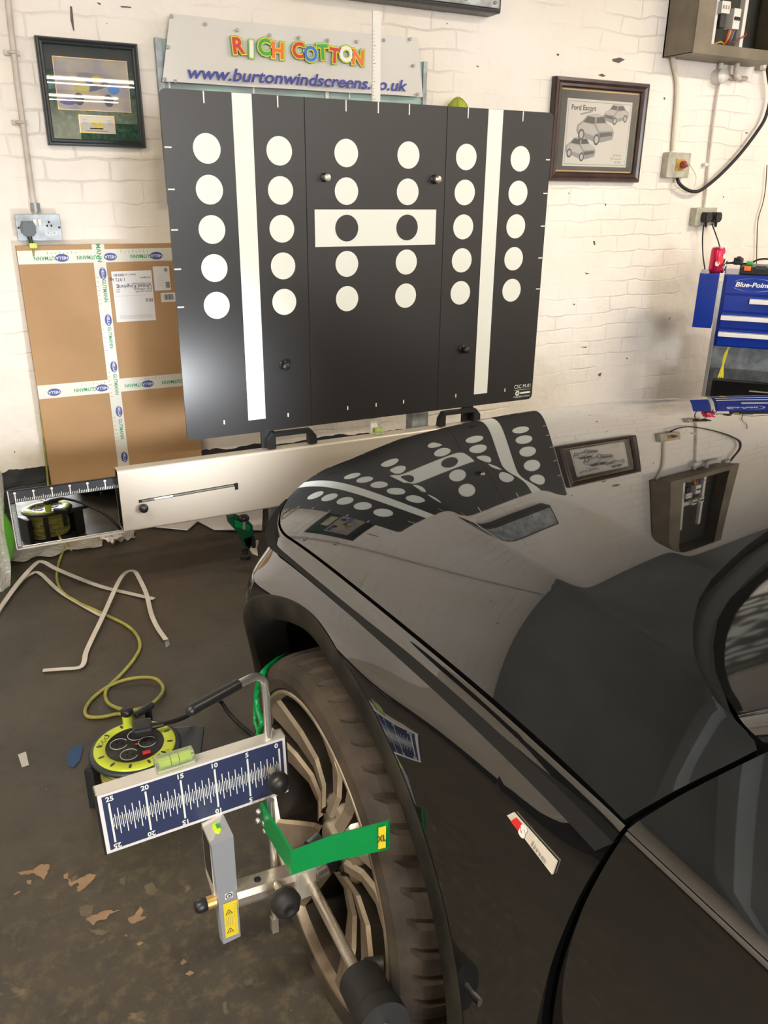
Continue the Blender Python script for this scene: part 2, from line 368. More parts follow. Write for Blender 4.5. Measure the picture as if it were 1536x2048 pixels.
def parent_inv(p):
    mtx = Matrix.Translation(p.location)
    q = p
    while q.parent is not None: q = q.parent; 
    return WORLD.get(p.name, mtx).inverted()
WORLD = {}
def thing(name, label, cat, loc=(0, 0, 0), group=None):
    o = bpy.data.objects.new(name, None); COL.objects.link(o); o.location = loc; o.empty_display_size = .05
    WORLD[o.name] = Matrix.Translation(loc)
    o['label'] = label; o['category'] = cat
    if group: o['group'] = group
    return o
def tag(o, label, cat, group=None, kind=None):
    o['label'] = label; o['category'] = cat
    if group: o['group'] = group
    if kind: o['kind'] = kind
    return o
def sub(mb, name, parent, label=None):    # child whose vertices are given in world space
    o = mb.build(name, None, label=label); o.parent = parent
    W = Matrix(); q = parent
    chain = []
    while q is not None: chain.append(q); q = q.parent
    for c in reversed(chain): W = W @ c.matrix_parent_inverse @ c.matrix_basis if c.parent else c.matrix_basis.copy()
    o.matrix_parent_inverse = W.inverted()
    return o
def struct(mb, name):
    o = mb.build(name); o['kind'] = 'structure'; return o
def catmull(P, k):
    P = [Vector(p) for p in P]; out = []
    Q = [P[0]*2-P[1]]+P+[P[-1]*2-P[-2]]
    for i in range(1, len(Q)-2):
        a, b, c, d = Q[i-1:i+3]
        for j in range(k):
            t = j/k; out.append(.5*((2*b)+(c-a)*t+(2*a-5*b+4*c-d)*t*t+(3*b-a-3*c+d)*t**3))
    out.append(P[-1]); return out
# text as flat mesh: origin o, unit vectors ex (reading direction) and ey (up)
_tc = {}
def text(mb, s, o, ex, ey, size, m, align='LEFT', width=None, extrude=0, shear=0, off=0, bold=0):
    cu = bpy.data.curves.new('t', 'FONT'); cu.body = s; cu.size = 1; cu.align_x = align; cu.align_y = 'CENTER'; cu.resolution_u = 3
    cu.shear = shear; cu.offset = bold
    ob = bpy.data.objects.new('t', cu); COL.objects.link(ob)
    bpy.context.view_layer.update()
    me = ob.evaluated_get(bpy.context.evaluated_depsgraph_get()).to_mesh()
    vs = [v.co.copy() for v in me.vertices]; fs = [tuple(p.vertices) for p in me.polygons]
    bpy.data.objects.remove(ob); bpy.data.curves.remove(cu)
    if not vs: return
    sx = size; sy = size
    if width:
        x0 = min(v.x for v in vs); x1 = max(v.x for v in vs); sx = width/(x1-x0)
    ex = Vector(ex).normalized(); ey = Vector(ey).normalized(); o = Vector(o); nz = ex.cross(ey)
    mb.add([o+ex*(v.x*sx)+ey*(v.y*sy)+nz*off for v in vs], fs, m)
XN = Vector((1, 0, 0)); YN = Vector((0, 1, 0)); ZN = Vector((0, 0, 1))
def rect(mb, o, ex, ey, x0, y0, x1, y1, m, off=0):
    nz = ex.cross(ey); mb.poly([o+ex*a+ey*b+nz*off for a, b in ((x0, y0), (x1, y0), (x1, y1), (x0, y1))], m)
def disc(mb, c, ex, ey, r, m, off=0, n=40, r2=None):
    nz = ex.cross(ey); mb.poly([c+ex*math.cos(2*PI*i/n)*r+ey*math.sin(2*PI*i/n)*(r2 or r)+nz*off for i in range(n)], m)

# ================================================================== the room
YW = 3.35
XL, XR, YB, ZC = -1.95, 5.2, -11.5, 2.95
fb = MB().box((1.6, -4.05, -.05), (7.6, 15.3, .1), M['floor'])
M['flake'] = noisy(mat('bare_concrete_flake', (.4, .25, .15), .8), (.33, .21, .125), (.25, .165, .10), 25)
M['flake2'] = noisy(mat('half_worn_paint', (.15, .12, .08), .8), (.15, .115, .075), (.10, .08, .055), 25)
_r2d = random.Random(5)
def flake(pts, m='flake'):
    P = [PZ(x/2.743, 1600+y/2.743, .0007) for x, y in pts]; out = []; n = len(P)
    for i in range(n):
        a, b_ = P[i], P[(i+1) % n]; d = b_-a; nn = Vector((-d.y, d.x, 0))
        for q in range(4): out.append(a+d*(q/4)+nn*(_r2d.uniform(-.10, .10) if q else 0))
    fb.poly(out, M[m])
for p_ in ([(88, 400), (180, 385), (230, 350), (272, 355), (262, 400), (240, 437), (215, 420), (190, 402), (120, 412)], [(350, 410), (368, 398), (375, 430), (350, 432)],
           [(372, 430), (395, 450), (440, 425), (495, 402), (530, 412), (495, 455), (455, 490), (430, 507), (420, 480), (435, 465), (420, 452), (390, 475)],
           [(470, 650), (510, 630), (590, 605), (660, 608), (600, 625), (580, 655), (535, 662), (515, 688), (490, 670)], [(145, 440), (170, 438), (172, 465), (150, 460)], [(75, 515), (115, 495), (105, 510), (80, 522)],
           [(700, 650), (740, 630), (770, 580), (785, 600), (770, 640), (820, 635), (760, 665), (730, 680), (705, 665)], [(1015, 955), (1045, 935), (1065, 950), (1040, 965)], [(990, 895), (1010, 870), (1025, 890), (1000, 905)], [(750, 790), (770, 775), (785, 785), (760, 800)], [(680, 745), (695, 735), (700, 750)]): flake(p_)
for p_ in ([(790, 470), (830, 450), (870, 490), (850, 525), (800, 520)], [(1335, 990), (1385, 980), (1390, 1010), (1350, 1020)], [(430, 580), (520, 570), (500, 640), (450, 640)], [(480, 700), (600, 720), (560, 745), (500, 730)], [(655, 430), (690, 425), (690, 470), (665, 465)], [(60, 440), (80, 445), (75, 460)], [(955, 710), (985, 700), (970, 725)], [(1225, 1110), (1250, 1100), (1245, 1180), (1228, 1170)]): flake(p_, 'flake2')
struct(fb, 'floor')
struct(MB().box((1.6, -4.05, ZC+.05), (7.6, 15.3, .1), M['ceiling']), 'ceiling')
wb = MB().box((1.6, YW+.1, ZC/2), (7.6, .2, ZC), M['wall'])
M['chip'] = mat('dark_hole_in_paint', (.12, .10, .09), .8)
def chip(pxs):   # chips and cracks in the old paint
    wb.poly([PY(x, y, YW-.0012) for x, y in pxs], M['chip'])
for pts_ in ([(140, 12), (144, 13), (146, 30), (149, 63), (146, 60), (141, 40)], [(194, 4), (202, 7), (201, 10), (196, 8)], [(240, 12), (250, 12), (263, 14), (262, 16), (243, 15)], [(212, 45), (215, 46), (214, 48)],
             [(1113, 107), (1119, 108), (1117, 112), (1114, 111)], [(1196, 150), (1204, 147), (1212, 152), (1205, 154)], [(1328, 194), (1331, 196), (1330, 200), (1327, 198)], [(1224, 118), (1240, 115), (1250, 119), (1238, 126), (1226, 123)],
             [(1136, 385), (1139, 386), (1138, 389)], [(1209, 407), (1213, 408), (1211, 413)], [(1186, 482), (1190, 482), (1191, 490), (1188, 490)], [(1170, 545), (1180, 547), (1172, 549)], [(1145, 607), (1151, 608), (1148, 611)], [(1252, 715), (1256, 716), (1254, 719)],
             [(1160, 694), (1175, 693), (1172, 696)], [(893, 45), (896, 47), (894, 49)], [(1490, 264), (1497, 265), (1493, 268)], [(1446, 392), (1449, 394), (1447, 396)], [(34, 466), (37, 468), (35, 471)], [(1196, 748), (1203, 745), (1201, 753), (1197, 752)], [(28, 902), (31, 903), (29, 906)], [(952, 131), (958, 132), (956, 135)]):
    chip(pts_)
struct(wb, 'wall_back')
struct(MB().box((XL-.1, -4.05, ZC/2), (.2, 14.9, ZC), M['wall']), 'wall_left')
struct(MB().box((XR+.1, -4.05, ZC/2), (.2, 14.9, ZC), M['wall']), 'wall_right')
w = MB()   # front wall with the open roller door behind the camera
w.box((-1.86, YB-.1, ZC/2), (.18, .2, ZC), M['wall']); w.box((3.33, YB-.1, ZC/2), (3.74, .2, ZC), M['wall']); w.box((-.15, YB-.1, 2.87), (3.24, .2, .16), M['wall'])
struct(w, 'wall_front')
for bx in (-1.0, 1.0, 3.0):   # ceiling joists
    o = struct(MB().box((1.6, bx-1.5, ZC-.07), (7.0, .09, .14), M['ceiling']), 'trim_1' if bx < 0 else ('trim_2' if bx < 2 else 'trim_3'))
# ceiling fittings
def ceiling_lamp(x, y, label):
    t = thing('ceiling_light', label, 'ceiling light', (x, y, ZC), 'fluorescent ceiling lights')
    sub(MB().box((x, y, ZC-.03), (1.8, .16, .06), M['whiteplastic'], bev=.006), 'light_body', t)
    for dy in (-.05, .05):
        sub(MB().cyl((x-.85, y+dy, ZC-.085), (x+.85, y+dy, ZC-.085), .014, M['tube'], 12), 'lamp_tube', t)
for (lx, ly), lb_ in zip(LAMPS, ('ceiling tube light second from the roller door at the far end', 'ceiling tube light farthest back, nearest the roller door', 'ceiling tube light over the left bay behind the camera', 'ceiling tube light over the right bay behind the car', 'added ceiling tube light brightening the left wall beside the car', 'ceiling tube light nearest the distribution cabinet')): ceiling_lamp(lx, ly, lb_)
# ================================================================== calibration panel
# panel plane: grid unit u horizontally, u/2 vertically
GU = .226; GX, GY, GZ = 1.297, 2.5714, CH-.1168
def gp(i, j, off=0): return Vector((GX+(i)*GU, GY-off, GZ+j*GU*.5))
t = thing('calibration_target', 'large black calibration target board with white dots and stripes on the stand', 'target board', (GX, GY, .5))
b = MB(); R_ = .022
def rrect(x0, y0, x1, y1, r, y):
    pts = []
    for cx, cy, a0 in ((x1-r, y1-r, 0), (x0+r, y1-r, 90), (x0+r, y0+r, 180), (x1-r, y0+r, 270)):
        for k in range(7):
            a = math.radians(a0+15*k); pts.append(Vector((cx+r*math.cos(a), y, cy+r*math.sin(a))))
    return pts
zt = GZ+3.35*GU*.5; zb = GZ-5.79*GU*.5
b.prism(rrect(GX-3.06*GU, zb, GX+3.09*GU, zt, .018, GY), (0, .006, 0), M['pblack'])
EX, EZ = XN, ZN
for i in range(6):
    for j in range(5):
        c = gp(i-2.5, 2-j)
        if j == 2 and i in (2, 3): continue
        disc(b, c, EX, EZ, .184*GU, M['white'], .0006)
for sgn in (-1, 1):
    x0, x1 = sorted((sgn*1.86*GU, sgn*2.13*GU))
    rect(b, gp(0, 0), EX, EZ, x0, -5.39*GU*.5, x1, 3.35*GU*.5-.0005, M['white'], .0006)
rect(b, gp(0, 0), EX, EZ, -GU, -.505*GU*.5, GU, .51*GU*.5, M['white'], .0006)
for i in (-.5, .5): disc(b, gp(i, 0), EX, EZ, .184*GU, M['pblack'], .0012)
for i in (-2.5, -1.5, -.5, 0, .5, 1.5, 2.5):
    rect(b, gp(i, 0), EX, EZ, -.002, 3.06*GU*.5, .002, 3.35*GU*.5-.001, M['white'], .0006)
    rect(b, gp(i, 0), EX, EZ, -.0022, -5.42*GU*.5, .0022, -5.30*GU*.5, M['white'], .0006)
for j in (2, 1, 0, -1, -2):
    rect(b, gp(0, j), EX, EZ, -3.05*GU, -.002, -2.96*GU, .002, M['white'], .0006)
    rect(b, gp(0, j), EX, EZ, 3.00*GU, -.002, 3.08*GU, .002, M['white'], .0006)
for i in (-1.12, 1.14):   # the two joints of the foil
    rect(b, gp(i, 0), EX, EZ, -.0012, -5.78*GU*.5, .0012, 3.34*GU*.5, M['gap'], .0003)
text(b, 'CSC M-01', gp(2.69, -5.30, .0007), EX, EZ, .021, M['white'], width=.078)
rect(b, gp(2.70, -5.42), EX, EZ, 0, 0, .078, .0012, M['white'], .0007)
disc(b, gp(2.77, -5.53), EX, EZ, .010, M['white'], .0007, 20); disc(b, gp(2.77, -5.53), EX, EZ, .0055, M['bgreen'], .0009, 12)
rect(b, gp(2.83, -5.53), EX, EZ, 0, -.0035, .048, .0035, M['white'], .0007)
text(b, 'CALIBRATION', gp(2.69, -5.66, .0007), EX, EZ, .009, M['white'], width=.078)
sub(b, 'target_board', t)
for (i, j, m, r) in ((-.846, 1.353, M['alu'], .0085), (.946, 1.355, M['steel'], .0095), (-1.546, -3.82, M['black'], .010), (1.592, -3.81, M['black'], .010)):
    k = MB(); c = gp(i, j); k.lathe(c, (0, -1, 0), [(r, 0), (r, .018), (r*1.25, .019), (r*1.25, .031), (r*1.1, .033), (0, .033)], m, 20); k.lathe(c, (0, -1, 0), [(r*1.6, .0008), (r*1.6, .003), (0, .003)], M['black'], 20)
    sub(k, 'knob', t, 'silver knob' if j > 0 else 'black knob')

# ------------------------------------------------------------------ calibration stand
BY = 2.54
t = thing('calibration_stand', 'long champagne aluminium beam stand under the black target board', 'calibration stand', (GX, BY+.1, 0))
bz0, bz1, bx0, bx1 = .287, .492, .369, 2.225
b = MB()
prof = []
def cring(x, g=0):  # rounded rectangular tube section
    pts = []; y0, y1, z0, z1, r = BY+g, BY+.052-g, bz0+g, bz1+.006-g, .008
    for cy, cz, a0 in ((y1-r, z1-r, 0), (y0+r, z1-r, 90), (y0+r, z0+r, 180), (y1-r, z0+r, 270)):
        for k in range(5):
            a = math.radians(a0+22.5*k); pts.append(Vector((x, cy+r*math.cos(a), cz+r*math.sin(a))))
    return pts
n = 20; o1 = cring(bx0); o2 = cring(bx1); i1 = cring(bx0, .004); i2 = cring(bx1, .004)
b.add(o1+o2, [(j, (j+1) % n, n+(j+1) % n, n+j) for j in range(n)], M['beam'], False)
b.add(i1+i2, [(j, (j+1) % n, n+(j+1) % n, n+j) for j in range(n)], M['black'], False)
b.add(o1+i1, [(j, (j+1) % n, n+(j+1) % n, n+j) for j in range(n)], M['beam']); b.add(o2+i2, [(j, (j+1) % n, n+(j+1) % n, n+j) for j in range(n)], M['beam'])
sub(b, 'beam', t)
def slot(x0, z0, x1, z1, name='slide_slot'):
    k = MB(); d = Vector((x1-x0, 0, z1-z0)); L_ = d.length; ex = d.normalized(); ez = Vector((-ex.z, 0, ex.x)); o = Vector((x0, BY, z0))
    rect(k, o, ex, ez, 0, -.005, L_, .005, M['gap'], .0012); rect(k, o, ex, ez, L_-.012, -.018, L_, .006, M['gap'], .0014)
    rect(k, o, ex, ez, .01, -.0025, L_-.015, .0025, M['steel'], .0020); rect(k, o, ex, ez, .05, -.003, .11, .003, M['white'], .0026)
    return sub(k, name, t)
slot(.425, .387, .757, .395); slot(1.80, .39, 2.15, .39)
for (x, z) in ((.434, .370), (2.16, .375)):
    k = MB(); k.lathe((x, BY, z), (0, -1, 0), [(.005, 0), (.005, .014), (.013, .016), (.0155, .024), (.013, .033), (0, .036)], M['black'], 24); sub(k, 'clamp_knob', t)
def handle(x0, x1):
    k = MB(); z0 = bz1+.010; y = BY+.002
    k.prism([(x0, y, z0), (x0+.028, y, z0), (x0+.028, y, z0+.041), (x1-.03, y, z0+.041), (x1-.03, y, z0), (x1, y, z0), (x1-.002, y, z0+.03), (x1-.022, y, z0+.054), (x0+.02, y, z0+.054), (x0+.004, y, z0+.03)], (0, .026, 0), M['black'])
    for x in (x0+.014, x1-.014): k.cyl((x, y+.013, z0-.002), (x, y+.013, z0+.006), .007, M['steel'], 10)
    return sub(k, 'handle', t)
handle(.872, 1.052); handle(1.55, 1.735)
for x in (.885, 1.70):    # clamps that carry the board
    k = MB(); k.box((x, BY+.046, bz1+.05), (.045, .018, .11), M['black'], bev=.004); k.cyl((x-.01, BY+.048, bz1+.07), (x-.01, BY+.07, bz1+.07), .01, M['galv'], 12); sub(k, 'board_clamp', t)
k = MB(); k.box((1.50, BY+.085, .30), (.07, .05, .50), M['galv'], bev=.004); k.box((1.50, BY+.085, .85), (.035, .03, .70), M['galv']); sub(k, 'upright_post', t)
k = MB(); k.box((1.301, BY+.056, 1.165), (.028, .006, 1.36), M['whiteplastic'])
for q in range(125): rect(k, Vector((1.288, BY+.0525, .55+q*.01)), XN, ZN, 0, 0, .009 if q % 5 == 0 else .004, .0012, M['ink'], .0002)
sub(k, 'measuring_rod', t)
k = MB(); k.box((1.303, BY+.022, bz1+.020), (.035, .03, .022), M['acrylic'], bev=.003); k.cyl((1.291, BY+.022, bz1+.020), (1.315, BY+.022, bz1+.020), .006, M['vial'], 12); sub(k, 'spirit_level', t)
k = MB()   # base frame with feet
k.box((1.32, BY+.11, .045), (.6, .05, .05), M['galv'], bev=.004)
for x in (1.05, 1.60): k.box((x, BY+.11, .045), (.05, .5, .05), M['galv'], bev=.004)
sub(k, 'base_frame', t)
for x in (1.05, 1.60):
    for y in (-.12, .34):
        k = MB(); k.cyl((x, BY+y, 0), (x, BY+y, .012), .028, M['black']); k.cyl((x, BY+y, .01), (x, BY+y, .03), .008, M['steel'], 12); sub(k, 'foot', t)
k = MB(); k.box((.905, BY+.075, .155), (.028, .03, .30), M['galv'], bev=.003); k.cyl((.895, BY+.055, .2), (.895, BY+.061, .2), .008, M['steel'], 10); sub(k, 'side_bracket', t)
# sliding mirror plate with a scale
my = 2.575
mx0, mx1, mz0, mz1 = .050, .375, .281, .466
k = MB(); k.box(((mx0+mx1)/2, my+.011, (mz0+mz1)/2), (mx1-mx0, .006, mz1-mz0), M['black']); k.box(((mx0+mx1)/2, my, mz0-.0015), (mx1-mx0, .022, .003), M['alu']); k.box((mx0-.001, my, (mz0+mz1)/2), (.003, .022, mz1-mz0), M['alu'])
mp = sub(k, 'mirror_plate', t)
k = MB(); k.poly([(mx0+.016, my, mz0+.002), (mx1+.3, my, mz0+.002), (mx1+.3, my+.0055, mz1-.036), (mx0+.016, my+.0055, mz1-.036)], M['mirror']); sub(k, 'mirror', mp, 'mirror reflecting the cable reel')
k = MB(); rect(k, Vector((0, my, 0)), XN, ZN, mx0, mz1-.036, mx1+.3, mz1, M['darkgrey'], .0008)
for q in range(0, 64):
    x = mx0+.018+q*.0053; h = .026 if q % 10 == 0 else (.014 if q % 5 == 0 else .009)
    rect(k, Vector((x, my, mz1-.034)), XN, ZN, -.0008 if q % 10 else -.0016, 0, .0008 if q % 10 else .0016, h, M['white'], .0012)
for q in range(0, 7): disc(k, Vector((mx0+.018+q*.053, my, mz1-.006)), XN, ZN, .004, M['white'], .0012, 12)
rect(k, Vector((0, my, 0)), XN, ZN, mx0+.002, mz0+.004, mx0+.014, mz1-.04, M['galv'], .0008)
for q in range(24): rect(k, Vector((mx0+.003, my, mz0+.008+q*.0055)), XN, ZN, 0, 0, .008 if q % 5 == 0 else .005, .001, M['white'], .0012)
sub(k, 'scale', mp)

# ================================================================== things on the back wall
# teal board behind the banner
bo = MB(); by = YW-.02
a = PY(310, 88, by); c = PY(852, 131, by); d = PY(836, 300, by)
bo.box(((a.x+c.x)/2, by+.008, a.z-.26), (c.x-a.x, .016, .56), M['teal'])
bo.box((a.x+.01, by, a.z-.26), (.022, .02, .56), M['galv']); bo.box((c.x-.008, by, a.z-.26), (.018, .02, .56), M['galv']); 
for px_ in (340, 508, 655, 700): 
    q = PY(px_, 178, by-.012); bo.box((q.x, by-.004, q.z), (.006 if px_ != 655 else .014, .008, .07), M['whiteplastic'])
tag(bo.build('pin_board'), 'faded teal board on the wall, mostly hidden behind the banner and target board', 'board')
# banner
bn = MB(); yb = YW-.05
TL, TR, BR, BL = PY(340, 27, yb), PY(836, 75, yb), PY(847, 194, yb), PY(324, 163, yb)
BY2 = yb
rows = []
for i in range(9):
    v = i/8; r = []
    for j in range(41):
        u = j/40; p = (TL*(1-u)+TR*u)*(1-v)+(BL*(1-u)+BR*u)*v
        r.append(Vector((p.x, yb-.004*math.sin(u*17)*(.4+v)-.003*math.sin(u*7+2), p.z-.004*math.sin(PI*u)*(1-v))))
    rows.append(r)
bn.grid(rows, M['banner'])
def bpt(px_, py_): 
    p = PY(px_, py_, yb-.011); return p
for (px_, py_) in ((343, 32), (411, 48), (475, 60), (540, 70), (598, 75), (656, 80), (714, 83), (768, 80), (821, 78), (336, 94), (330, 158), (351, 162), (828, 131), (836, 188), (700, 172)):
    q = bpt(px_, py_); bn.lathe(q, (0, -1, 0), [(.0065, -.004), (.0065, .001), (.002, .0012)], M['inklight'], 14)
bl = sub(bn, 'banner', None); tag(bl, 'pale vinyl banner with rainbow lettering and a blue web address', 'banner')
bl['label'] = 'pale vinyl banner with colourful lettering and a blue web address above the target board'
k = MB()
def wordrow(s, cols, pa, pb, hgt):
    a = bpt(*pa); e = bpt(*pb); ex = (e-a); ex.y = 0; W_ = ex.length; ex.normalize(); ez = Vector((-ex.z, 0, ex.x)); n_ = len(s)
    for i, (ch, cm) in enumerate(zip(s, cols)):
        if ch == ' ': continue
        rr = math.radians([4, -3, 3, -4, 2, -3, 4, -2, 3, -4, 3][i % 11]); e2 = ex*math.cos(rr)+ez*math.sin(rr); z2 = Vector((-e2.z, 0, e2.x))
        o = a+ex*(W_*(i+.5)/n_)+ez*(hgt*.06*(-1)**i)
        pass
        text(k, ch, o-YN*.0010, e2, z2, hgt*1.02, M['bgreen'], 'CENTER', bold=.11)
        text(k, ch, o-YN*.0018, e2, z2, hgt*1.02, M['yellow'], 'CENTER', bold=.085)
        text(k, ch, o-YN*.0026, e2, z2, hgt*1.02, M[cm], 'CENTER', bold=.035)
wordrow('RICH', ['red', 'white', 'bgreen', 'orange'], (462, 95), (568, 101), .072)
wordrow('COTTON', ['red', 'cyan', 'bgreen', 'red', 'white', 'orange'], (584, 104), (727, 115), .070)
a = bpt(372, 145); e = bpt(812, 173); ex = (e-a); ex.y = 0
text(k, 'www.burtonwindscreens.co.uk', a-YN*.001, ex, Vector((-ex.z, 0, ex.x)), .058, M['bblue'], width=ex.length, shear=.25, bold=.022)
lt = sub(k, 'lettering', bl)
# lime cap hanging above the board
k = MB(); q = PY(915, 216, YW-.07)
k.lathe(q-ZN*.03, (0, 0, 1), [(.052, 0), (.050, .02), (.040, .045), (.022, .062), (.004, .07)], M['limecap'], 24)
for a_ in range(6):
    an = a_*PI/3; k.tube([q-ZN*.03+Vector((math.cos(an)*r, math.sin(an)*r, h)) for r, h in ((.053, 0), (.051, .02), (.041, .045), (.023, .063), (.004, .072))], .0012, M['cable_y'], 5)
k.box(q+Vector((0, .055, -.02)), (.012, .05, .012), M['steel'])
tag(k.build('cap'), 'small lime green cap peeking above the top edge of the target board', 'cap')

def picture_frame(name, label, px4, Y, fw, depth, mf, parts):
    """axis aligned frame from its outer pixel corners TL, BR"""
    tl = PY(*px4[0], Y-depth); br = PY(*px4[1], Y-depth)
    x0, x1, z1, z0 = tl.x, br.x, tl.z, br.z
    return x0, z0, x1, z1
def frame_mesh(k, x0, z0, x1, z1, yf, yb_, fw, m, m2=None):
    o = [Vector((x, 0, z)) for x, z in ((x0, z0), (x1, z0), (x1, z1), (x0, z1))]
    def inset(d, y): return [Vector((x0+d if i in (0, 3) else x1-d, y, z0+d if i in (0, 1) else z1-d)) for i in range(4)]
    loops = [inset(0, yb_), inset(0, yf+.008), inset(.004, yf+.001), inset(fw*.35, yf), inset(fw*.6, yf+.006), inset(fw*.85, yf+.004), inset(fw, yf+.010), inset(fw, yf+.016)]
    for a_, b_ in zip(loops, loops[1:]):
        k.add(a_+b_, [(i, (i+1) % 4, 4+(i+1) % 4, 4+i) for i in range(4)], m)
# left frame (racing print) -- tilts forward at the top
def lf(px_, py_, y=YW-.035): return PY(px_, py_, y)
tl, br = lf(70, 71), lf(294, 293)
x0, x1 = lf(70, 71).x, lf(285, 190).x; 
x0 = (lf(70, 71).x+lf(97, 293).x)/2; x1 = (lf(274, 86).x+lf(294, 293).x)/2; z1 = (lf(70, 71).z+lf(274, 86).z)/2; z0 = (lf(97, 293).z+lf(294, 293).z)/2
t = thing('picture_frame', 'slate black frame with a racing photo and small plaque on green marbled mount', 'picture', ((x0+x1)/2, YW, z0))
k = MB(); frame_mesh(k, x0, z0, x1, z1, YW-.038, YW-.003, .022, M['framegrey']); sub(k, 'frame', t)
k = MB(); k.box(((x0+x1)/2, YW-.012, (z0+z1)/2), (x1-x0-.04, .006, z1-z0-.04), M['gmount']); 
yy = YW-.0152
def R2(k, u0, v0, u1, v1, m, off):   # rectangle in fractions of the frame, v from the top
    W_, H_ = x1-x0, z1-z0
    rect(k, Vector((x0, yy, z1)), XN, ZN, u0*W_, -v1*H_, u1*W_, -v0*H_, m, off)
R2(k, .06, .07, .94, .30, M['bmount'], .0003)
sub(k, 'mount', t)
k = MB(); R2(k, .145, .165, .885, .655, M['gold'], .0005); R2(k, .150, .17, .88, .65, M['photo'], .0009)
W_, H_ = x1-x0, z1-z0
def blob(k, u, v, ru, rv, m, off, n=18, ang=0):
    c = Vector((x0+u*W_, yy-off, z1-v*H_)); e = XN*math.cos(ang)+ZN*math.sin(ang); z_ = Vector((-e.z, 0, e.x))
    k.poly([c+e*math.cos(2*PI*i/n)*ru*W_+z_*math.sin(2*PI*i/n)*rv*H_ for i in range(n)], m)
blob(k, .50, .42, .17, .05, M['photod'], .0012, ang=.2); blob(k, .40, .44, .08, .06, M['photoy'], .0014); blob(k, .56, .36, .06, .04, M['photoy'], .0014); blob(k, .46, .33, .10, .035, M['inkgrey'], .0013)
blob(k, .36, .55, .05, .06, M['ink'], .0015); blob(k, .66, .55, .05, .06, M['ink'], .0015); blob(k, .72, .44, .06, .05, M['cyan'], .0014); blob(k, .25, .58, .08, .03, M['bblue'], .0013)
sub(k, 'racing_photo', t)
k = MB(); R2(k, .335, .695, .70, .87, M['gold'], .0005); R2(k, .345, .705, .69, .86, M['paper'], .0009)
text(k, '46', Vector((x0+.52*W_, yy-.0012, z1-.785*H_)), XN, ZN, .045, M['yellow'], 'CENTER', bold=.03)
for r_ in range(3):
    rect(k, Vector((x0+.37*W_, yy, z1-(.74+r_*.018)*H_)), XN, ZN, 0, 0, .018, .0012, M['inkgrey'], .0012)
    rect(k, Vector((x0+.62*W_, yy, z1-(.745+r_*.018)*H_)), XN, ZN, 0, 0, .020, .0012, M['inkgrey'], .0012)
rect(k, Vector((x0+.44*W_, yy, z1-.83*H_)), XN, ZN, 0, 0, .045, .004, M['ink'], .0012); rect(k, Vector((x0+.40*W_, yy, z1-.85*H_)), XN, ZN, 0, 0, .075, .0015, M['ink'], .0012)
sub(k, 'plaque', t)
k = MB(); k.box(((x0+x1)/2, YW-.023, (z0+z1)/2), (x1-x0-.044, .002, z1-z0-.044), M['glass']); sub(k, 'glass', t)

# right frame (car drawings)
yf = YW-.035
def rf(px_, py_): return PY(px_, py_, yf)
x0 = (rf(1113, 151).x+rf(1098, 360).x)/2; x1 = (rf(1302, 168).x+rf(1277, 367).x)/2; z1 = (rf(1113, 151).z+rf(1302, 168).z)/2; z0 = (rf(1098, 360).z+rf(1277, 367).z)/2
W_, H_ = x1-x0, z1-z0; yy = YW-.0152
t = thing('picture_frame', 'dark mahogany frame with gold fillet and pencil drawings of three cars', 'picture', ((x0+x1)/2, YW, z0))
k = MB(); frame_mesh(k, x0, z0, x1, z1, YW-.038, YW-.003, .042, M['mahog']); sub(k, 'frame', t)
k = MB(); R2(k, .075, .10, .925, .90, M['gold'], .0002); R2(k, .083, .112, .917, .888, M['bmount'], .0005); sub(k, 'mount', t)
k = MB(); R2(k, .155, .19, .855, .845, M['paper'], .0008); R2(k, .170, .212, .842, .828, M['inkgrey'], .0010); R2(k, .174, .218, .838, .822, M['paper'], .0012)
def fp(u, v): return Vector((x0+u*W_, yy-.0016, z1-v*H_))
text(k, 'Ford Escort', fp(.20, .275), XN, ZN, .030, M['ink'], width=.26*W_, bold=.03)
for i_, s_ in enumerate(('RS Mexico', 'RS Cosworth', 'RS 2000')): text(k, s_, fp(.79, .725+i_*.035), XN, ZN, .012, M['ink'], 'RIGHT')
